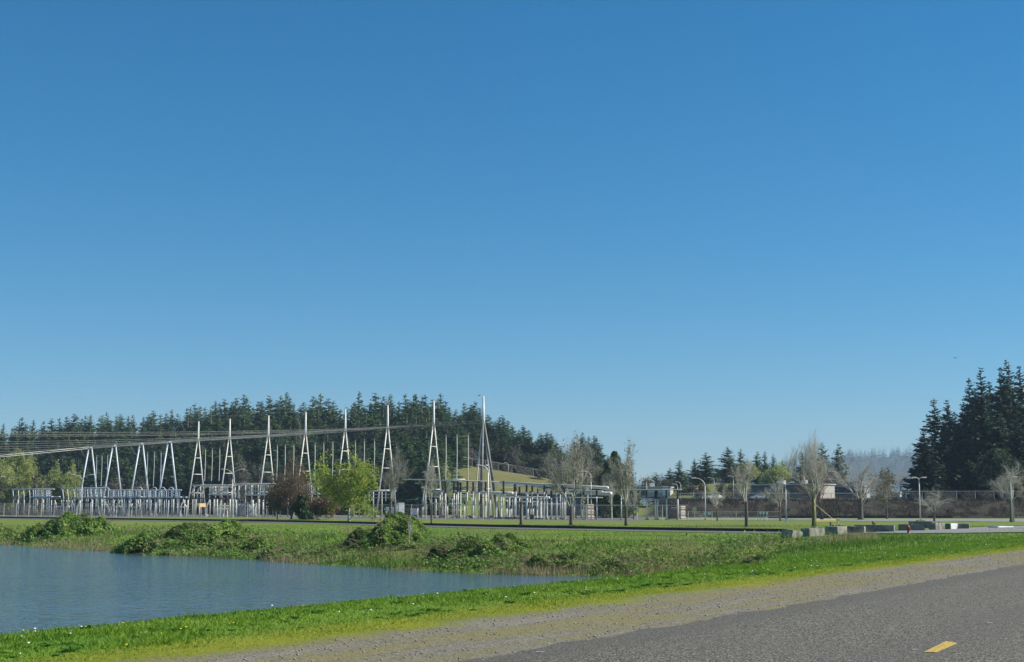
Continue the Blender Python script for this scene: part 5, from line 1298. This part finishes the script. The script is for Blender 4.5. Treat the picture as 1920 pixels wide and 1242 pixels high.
def blades(name, pts, hgt, wid, mat, rg, lean=.5, label=None):
    """one mesh of upright tapering grass blades"""
    n = len(pts); a = rg.uniform(0, 2*np.pi, n); hd = np.stack([np.cos(a), np.sin(a), 0*a], 1)
    l = rg.normal(size=(n, 3))*lean*hgt[:, None]; l[:, 2] = 0
    V = np.stack([pts-hd*wid[:, None]*.5, pts+hd*wid[:, None]*.5, pts+l+np.array([0, 0, 1])*hgt[:, None]], 1).reshape(-1, 3)
    o = mesh_np(name, V, np.arange(3*n).reshape(-1, 3), mat); o['kind'] = 'stuff'
    if label: o['label'] = label; o['category'] = 'grass'
    return o
def grassmat(name, a, b_, yel, u0, u1, dark, scale=.6, straw=None):
    m, N, L, b = nodes(name); v = pos(N); sep = N.new('ShaderNodeSeparateXYZ'); L.new(v, sep.inputs[0])
    u_ = maths(N, L, 'ADD', maths(N, L, 'MULTIPLY', sep.outputs[0], RN[0]), maths(N, L, 'MULTIPLY', sep.outputs[1], RN[1]))
    n1 = noise(N, L, scale, 5, .65, v); n2 = noise(N, L, 9, 3, .6, v); n3 = noise(N, L, .11, 4, .6, v)
    ue = maths(N, L, 'ADD', u_, maths(N, L, 'MULTIPLY_ADD', n1, 1.6, -.8))
    c = mixc(N, L, ramp(N, L, n1, .36, .64), a, b_)
    c = mixc(N, L, maths(N, L, 'MULTIPLY', ramp(N, L, n2, .5, .7), .5), c, dark)
    if straw: c = mixc(N, L, maths(N, L, 'MULTIPLY', ramp(N, L, n3, .52, .68), .35), c, straw)
    c = mixc(N, L, ramp(N, L, ue, u1, u0), c, yel)
    L.new(c, b.inputs['Base Color']); b.inputs['Roughness'].default_value = .6; b.inputs['Specular IOR Level'].default_value = .2
    t = N.new('ShaderNodeBsdfTranslucent'); L.new(c, t.inputs[0]); mx = N.new('ShaderNodeMixShader'); mx.inputs[0].default_value = .35
    L.new(b.outputs[0], mx.inputs[1]); L.new(t.outputs[0], mx.inputs[2]); L.new(mx.outputs[0], N['Material Output'].inputs['Surface'])
    return m
gm_near = grassmat('verge_grass', (.13, .25, .022), (.20, .32, .03), (.32, .36, .03), 10.7, 11.9, (.06, .15, .016))
gm_bank = grassmat('bank_grass', (.07, .165, .018), (.145, .235, .03), (.2, .22, .03), -99, -98, (.032, .08, .014), .4, (.22, .195, .085))
gm_dry = grassmat('dry_grass', (.30, .23, .12), (.42, .34, .20), (.3, .25, .13), -99, -98, (.17, .12, .06), .5)
rg = np.random.default_rng(8)
# verge, dense close to the camera
N_ = 190000; k = rg.random(N_)
v_ = -2+84*k**1.9+rg.normal(size=N_)*.3; u_ = 10.15+rg.random(N_)**.85*5.0
u_ += (vnoise(u_, v_, .8, 2)-.5)*.5
x = RN[0]*u_+RD[0]*v_; y = RN[1]*u_+RD[1]*v_; ok = (y > 9) & (np.abs(x)/y < .43); x, y, u_ = x[ok], y[ok], u_[ok]
tuft = vnoise(x, y, .35, 7)*vnoise(x, y, 1.3, 8)
hg = (.012+.022*rg.random(len(x)))*(1+1.5*ss(.3, .6, tuft))*(1+.9*ss(11, 13.5, u_))*(.35+.65*ss(10.1, 11.2, u_))
blades('verge_grass', np.stack([x, y, ground(x, y)-.003], 1), hg, .008+.010*rg.random(len(x))+.0003*y, gm_near, rg, .6, 'short bright grass on the verge between gravel and pond')
# far bank, hollow and field
N_ = 230000; d = np.exp(rg.uniform(np.log(26), np.log(170), N_)); px = rg.uniform(-120, 2040, N_); x = (px-960)/F*d; y = d
u_ = x*RN[0]+y*RN[1]; sd_ = pond_sd(x, y); ok = (u_ > 14.6) & (sd_ > .05)
x, y, d, sd_, u_ = x[ok], y[ok], d[ok], sd_[ok], u_[ok]
wild = (1-ss(9, 17, sd_))*ss(15, 22, u_)
big = vnoise(x, y, 2.5, 11)*.6+vnoise(x, y, .8, 12)*.4
hg = (.05+.06*rg.random(len(x)))*(1+wild*(1.0+6*ss(.45, .72, big)))*.9
wd_ = .012+.00035*d+.02*wild*rg.random(len(x))
blades('bank_grass', np.stack([x, y, ground(x, y)-.01], 1), hg, wd_, gm_bank, rg, .45, 'green grass on the far bank and the field behind it')
# low leafy growth creeping over the rough bank
N_ = 170000; d = np.exp(rg.uniform(np.log(50), np.log(165), N_)); px = rg.uniform(-120, 1560, N_); x = (px-960)/F*d; y = d
u_ = x*RN[0]+y*RN[1]; sd_ = pond_sd(x, y); cl = vnoise(x, y, 2.6, 41)*.55+vnoise(x, y, .9, 42)*.45
ok = (u_ > 19.5) & (sd_ > .3) & (sd_ < 16) & (rg.random(N_) < ss(.46, .62, cl)*(1-ss(9, 16, sd_))); x, y, d, cl = x[ok], y[ok], d[ok], cl[ok]
hh_ = (.1+.75*ss(.45, .75, cl)*(.4+.6*vnoise(x, y, .5, 43)))*rg.random(len(x))**.4
V, Fq = quads_np(np.stack([x, y, ground(x, y)+hh_], 1), (.06+.0006*d)*rg.uniform(.6, 1.5, len(x)), np.tile([[0, -.2, .8]], (len(x), 1)), 1.5, rg)
o = mesh_np('bank_undergrowth', V, Fq, brambl2); o['kind'] = 'stuff'; o['label'] = 'low leafy undergrowth creeping over the rough far bank'; o['category'] = 'undergrowth'
# dry reeds and last year's stalks along the far waterline and in the hollow
N_ = 260000; d = np.exp(rg.uniform(np.log(45), np.log(165), N_)); px = rg.uniform(-120, 1640, N_); x = (px-960)/F*d; y = d
u_ = x*RN[0]+y*RN[1]; sd_ = pond_sd(x, y)
cl = vnoise(x, y, 3.2, 21)*.65+vnoise(x, y, 1.1, 22)*.35
prob = (ss(.47, .58, cl)*.95+.05)*np.exp(-np.clip(sd_-.3, 0, None)/7.5)
ok = (u_ > 19) & (sd_ > .12) & (sd_ < 15) & (rg.random(N_) < prob); x, y, d = x[ok], y[ok], d[ok]
blades('dry_grass', np.stack([x, y, ground(x, y)-.02], 1), .25+.5*rg.random(len(x)), .014+.00022*d, gm_dry, rg, .35, 'straw-coloured dry grass and reeds along the far waterline')
# scrub and dead stems on the embankment
N_ = 52000; px = rg.uniform(1225, 2040, N_); d = rg.uniform(259, 292, N_); x = (px-960)/F*d
cl = vnoise(px, d*4, 16, 61)*.6+vnoise(px, d*4, 5, 62)*.4; ok = rg.random(N_) < ss(.35, .75, cl); x, y = x[ok], d[ok]
gm_scrub = grassmat('scrub_stems', (.032, .028, .018), (.075, .064, .038), (.1, .1, .1), -99, -98, (.03, .035, .018), .3)
blades('embankment_scrub', np.stack([x, y, ground(x, y)-.03], 1), .2+.75*rg.random(len(x))**2, .07+.06*rg.random(len(x)), gm_scrub, rg, .4, 'dark scrub and dead stems on the embankment')
# broad weeds in the verge: dark leafy rosettes one could lift out singly
def rosette(seed, n=26, r=.12):                 # leaves radiating from one crown
    rg = np.random.default_rng(seed); V = []
    for k in range(n):
        a = rg.uniform(0, 6.28); l = r*rg.uniform(.5, 1.2); e = rg.uniform(.1, .9); d = np.array([math.cos(a), math.sin(a), e*.7]); sd = np.array([-math.sin(a), math.cos(a), .1*rg.normal()])*l*.2
        V += [np.array([0, 0, .004])-d*.004, d*l*.6+sd, d*l+np.array([0, 0, -l*e*.3]), d*l*.6-sd]
    return np.array(V), np.arange(4*n).reshape(-1, 4)
ros = []
for i in range(4):
    V, Fq = rosette(50+i); t = mesh_np('weed_clump', V, Fq, weedm); tag(t, 'dark green leafy weed clump in the verge grass', 'weed', 'weed clumps in the verge'); ros.append([t, {}])
def scatter_verge(n, umin, umax, vpow=1.6, seed=1, vmax=70):
    rg = np.random.default_rng(seed); out = []
    while len(out) < n:
        u = rg.uniform(umin, umax); v = 2+vmax*rg.random()**vpow; x, y = uv(u, v)
        if y < 11 or abs(x)/y > .37: continue
        if vnoise(np.array([x]), np.array([y]), 1.6, 31)[0] < .42 and rg.random() < .75: continue
        out.append((x, y, gz(x, y)))
    return out
for i, p in enumerate(scatter_verge(260, 11.3, 14.6, 1.7, 3)): put(ros[i % 4][0], ros[i % 4][1], p, i*1.7, random.uniform(.5, 1.2))
def flower(name, label, grp, petal, r, h):
    t = thing(name, label, 'flower', (0, 0, 0), 0, grp)
    MB().lathe([(.002, h-.012), (r, h-.004), (r*.85, h+.004), (r*.2, h+.008)], n=9).build('blossom', petal, t)
    MB().tube([(0, 0, -.01), (.004, 0, h-.01)], .0025, 5).build('stem', weedm, t)
    return t
st = {}; f = flower('daisy', 'small white daisy in the verge grass', 'white daisies in the verge', petal_w, .016, .06)
for i, p in enumerate(scatter_verge(70, 11.6, 14.6, 1.5, 5, 80)): put(f, st, p, i, random.uniform(.55, 1.1)+p[1]*.004)
random.seed(12); st = {}; f = flower('dandelion', 'yellow dandelion in the verge grass', 'dandelions in the verge', petal_y, .022, .07)
for i, p in enumerate([Hit(236, 1220), Hit(348, 1187), Hit(338, 1190), Hit(302, 1196), Hit(160, 1183), Hit(437, 1176), Hit(230, 1177)]+[Vector(q) for q in scatter_verge(8, 10.6, 14.2, 1.5, 6)]): put(f, st, p, i, random.uniform(.55, .9))
# loose stones on the shoulder
N_ = 9000; v_ = 1+62*rg.random(N_)**1.8; u_ = 7.1+3.1*rg.random(N_)**.9; x = RN[0]*u_+RD[0]*v_; y = RN[1]*u_+RD[1]*v_
ok = (y > 10) & (np.abs(x)/y < .42); x, y = x[ok], y[ok]; s = (.005+.012*rg.random(len(x))**4)*(1+y*.008)
oc = np.array([[1, 0, 0], [0, 1, 0], [-1, 0, 0], [0, -1, 0], [0, 0, .8], [0, 0, -.8]], float)
V = (np.stack([x, y, ground(x, y)+s*.3], 1)[:, None]+oc[None]*s[:, None, None]*rg.uniform(.6, 1.4, (len(x), 6, 1)))
Fq = np.array([[0, 1, 4], [1, 2, 4], [2, 3, 4], [3, 0, 4], [1, 0, 5], [2, 1, 5], [3, 2, 5], [0, 3, 5]])
o = mesh_np('gravel', V.reshape(-1, 3), (np.arange(len(x))[:, None, None]*6+Fq[None]).reshape(-1, 3), simple('loose_stones', (.10, .095, .08), (.36, .335, .28), 40, .9)); o['kind'] = 'stuff'
fleckm = simple('faded_white_fleck', (.30, .29, .26), (.5, .48, .44), 40, .8)
for px, py, L_, lab in ((1855, 1173.5, .14, 'thin white fleck on the asphalt right of the yellow mark'), (1715, 1224.5, .12, 'thin white fleck on the asphalt just left of the yellow mark'), (1266, 1174, .16, 'white fleck on the asphalt near the gravel edge'), (1013, 1228, .15, 'white fleck on the asphalt near the bottom edge')):
    p = Hit(px, py); o = MB().box((0, 0, .0), (L_*.7, .018, .008), .3, .002).build('paint_fleck', fleckm); o.location = (p.x, p.y, .021); tag(o, lab, 'fleck')

# ------------------------------------------------------------------ the far wooded hills
def far_hill(name, d0, prof, thick, seed, n, th):
    rg = np.random.default_rng(seed); xs = np.linspace(prof[0][0], prof[-1][0], 90)
    ytop = np.interp(xs, [p[0] for p in prof], [p[1] for p in prof]); V = []
    rows = (0, .12, .3, .5, .75, 1.0)
    for f in rows:
        for px, yt in zip(xs, ytop):
            zt = P(px, yt, d0+thick).z-th*.7; dd = d0+thick*f
            V.append(((px-960)/F*dd, dd, -2+(zt+2)*math.sin(f*math.pi/2)**.9))
    n2 = len(xs); ix = np.arange(len(V)).reshape(len(rows), n2)
    fq = np.stack([ix[:-1, :-1], ix[:-1, 1:], ix[1:, 1:], ix[1:, :-1]], -1).reshape(-1, 4)
    struct(mesh_np(name, V, fq, simple(name+'_floor', (.03, .045, .025), (.05, .06, .03), .01, .95), None, True))
    pts = []; 
    Vb, Fb = conifer_parts(seed, Rad=.2, whorls=12, nb=4, sprays=2, thick=1.6)
    AV = []; AF = []
    for i in range(n):
        px = rg.uniform(prof[0][0], prof[-1][0]); f = rg.random()**.7; dd = d0+thick*f
        zt = P(px, np.interp(px, [p[0] for p in prof], [p[1] for p in prof]), d0+thick).z-th*.7
        z = -2+(zt+2)*math.sin(f*math.pi/2)**.9; h = th*rg.uniform(.55, 1.15); a = rg.uniform(0, 6.28)
        ca, sa = math.cos(a), math.sin(a); M = np.array([[ca, -sa, 0], [sa, ca, 0], [0, 0, 1]])
        AF.append(Fb+len(Vb)*i); AV.append((Vb@M.T)*[h*1.15, h*1.15, h]+[(px-960)/F*dd, dd, z-1])
    o = mesh_np('far_forest', np.concatenate(AV), np.concatenate(AF), needles_b); o['kind'] = 'stuff'
    o['label'] = 'hazy blue-green forest covering the far hill'; o['category'] = 'forest'
far_hill('far_hill', 3700, [(1230, 892), (1330, 878), (1450, 866), (1500, 858), (1560, 852), (1620, 845), (1660, 843), (1700, 840), (1760, 836), (1850, 826), (2000, 815), (2150, 812)], 700, 71, 1700, 34)
far_hill('far_ridge', 3000, [(-900, 880), (-500, 868), (-150, 860), (0, 850), (300, 850), (800, 880), (1000, 890), (1240, 893), (1270, 896)], 500, 72, 220, 30)

# ------------------------------------------------------------------ haze in the air
m = bpy.data.materials.new('haze_air'); m.use_nodes = True; N = m.node_tree.nodes; L = m.node_tree.links
N.remove(N['Principled BSDF']); pv = N.new('ShaderNodeVolumePrincipled')
pv.inputs['Color'].default_value = (.58, .77, .95, 1); pv.inputs['Density'].default_value = HAZE; pv.inputs['Anisotropy'].default_value = 0.0
L.new(pv.outputs[0], N['Material Output'].inputs['Volume'])
hz = MB().box((0, 2400, 120), (10400, 5000, 250)).build('haze', m); hz['kind'] = 'stuff'
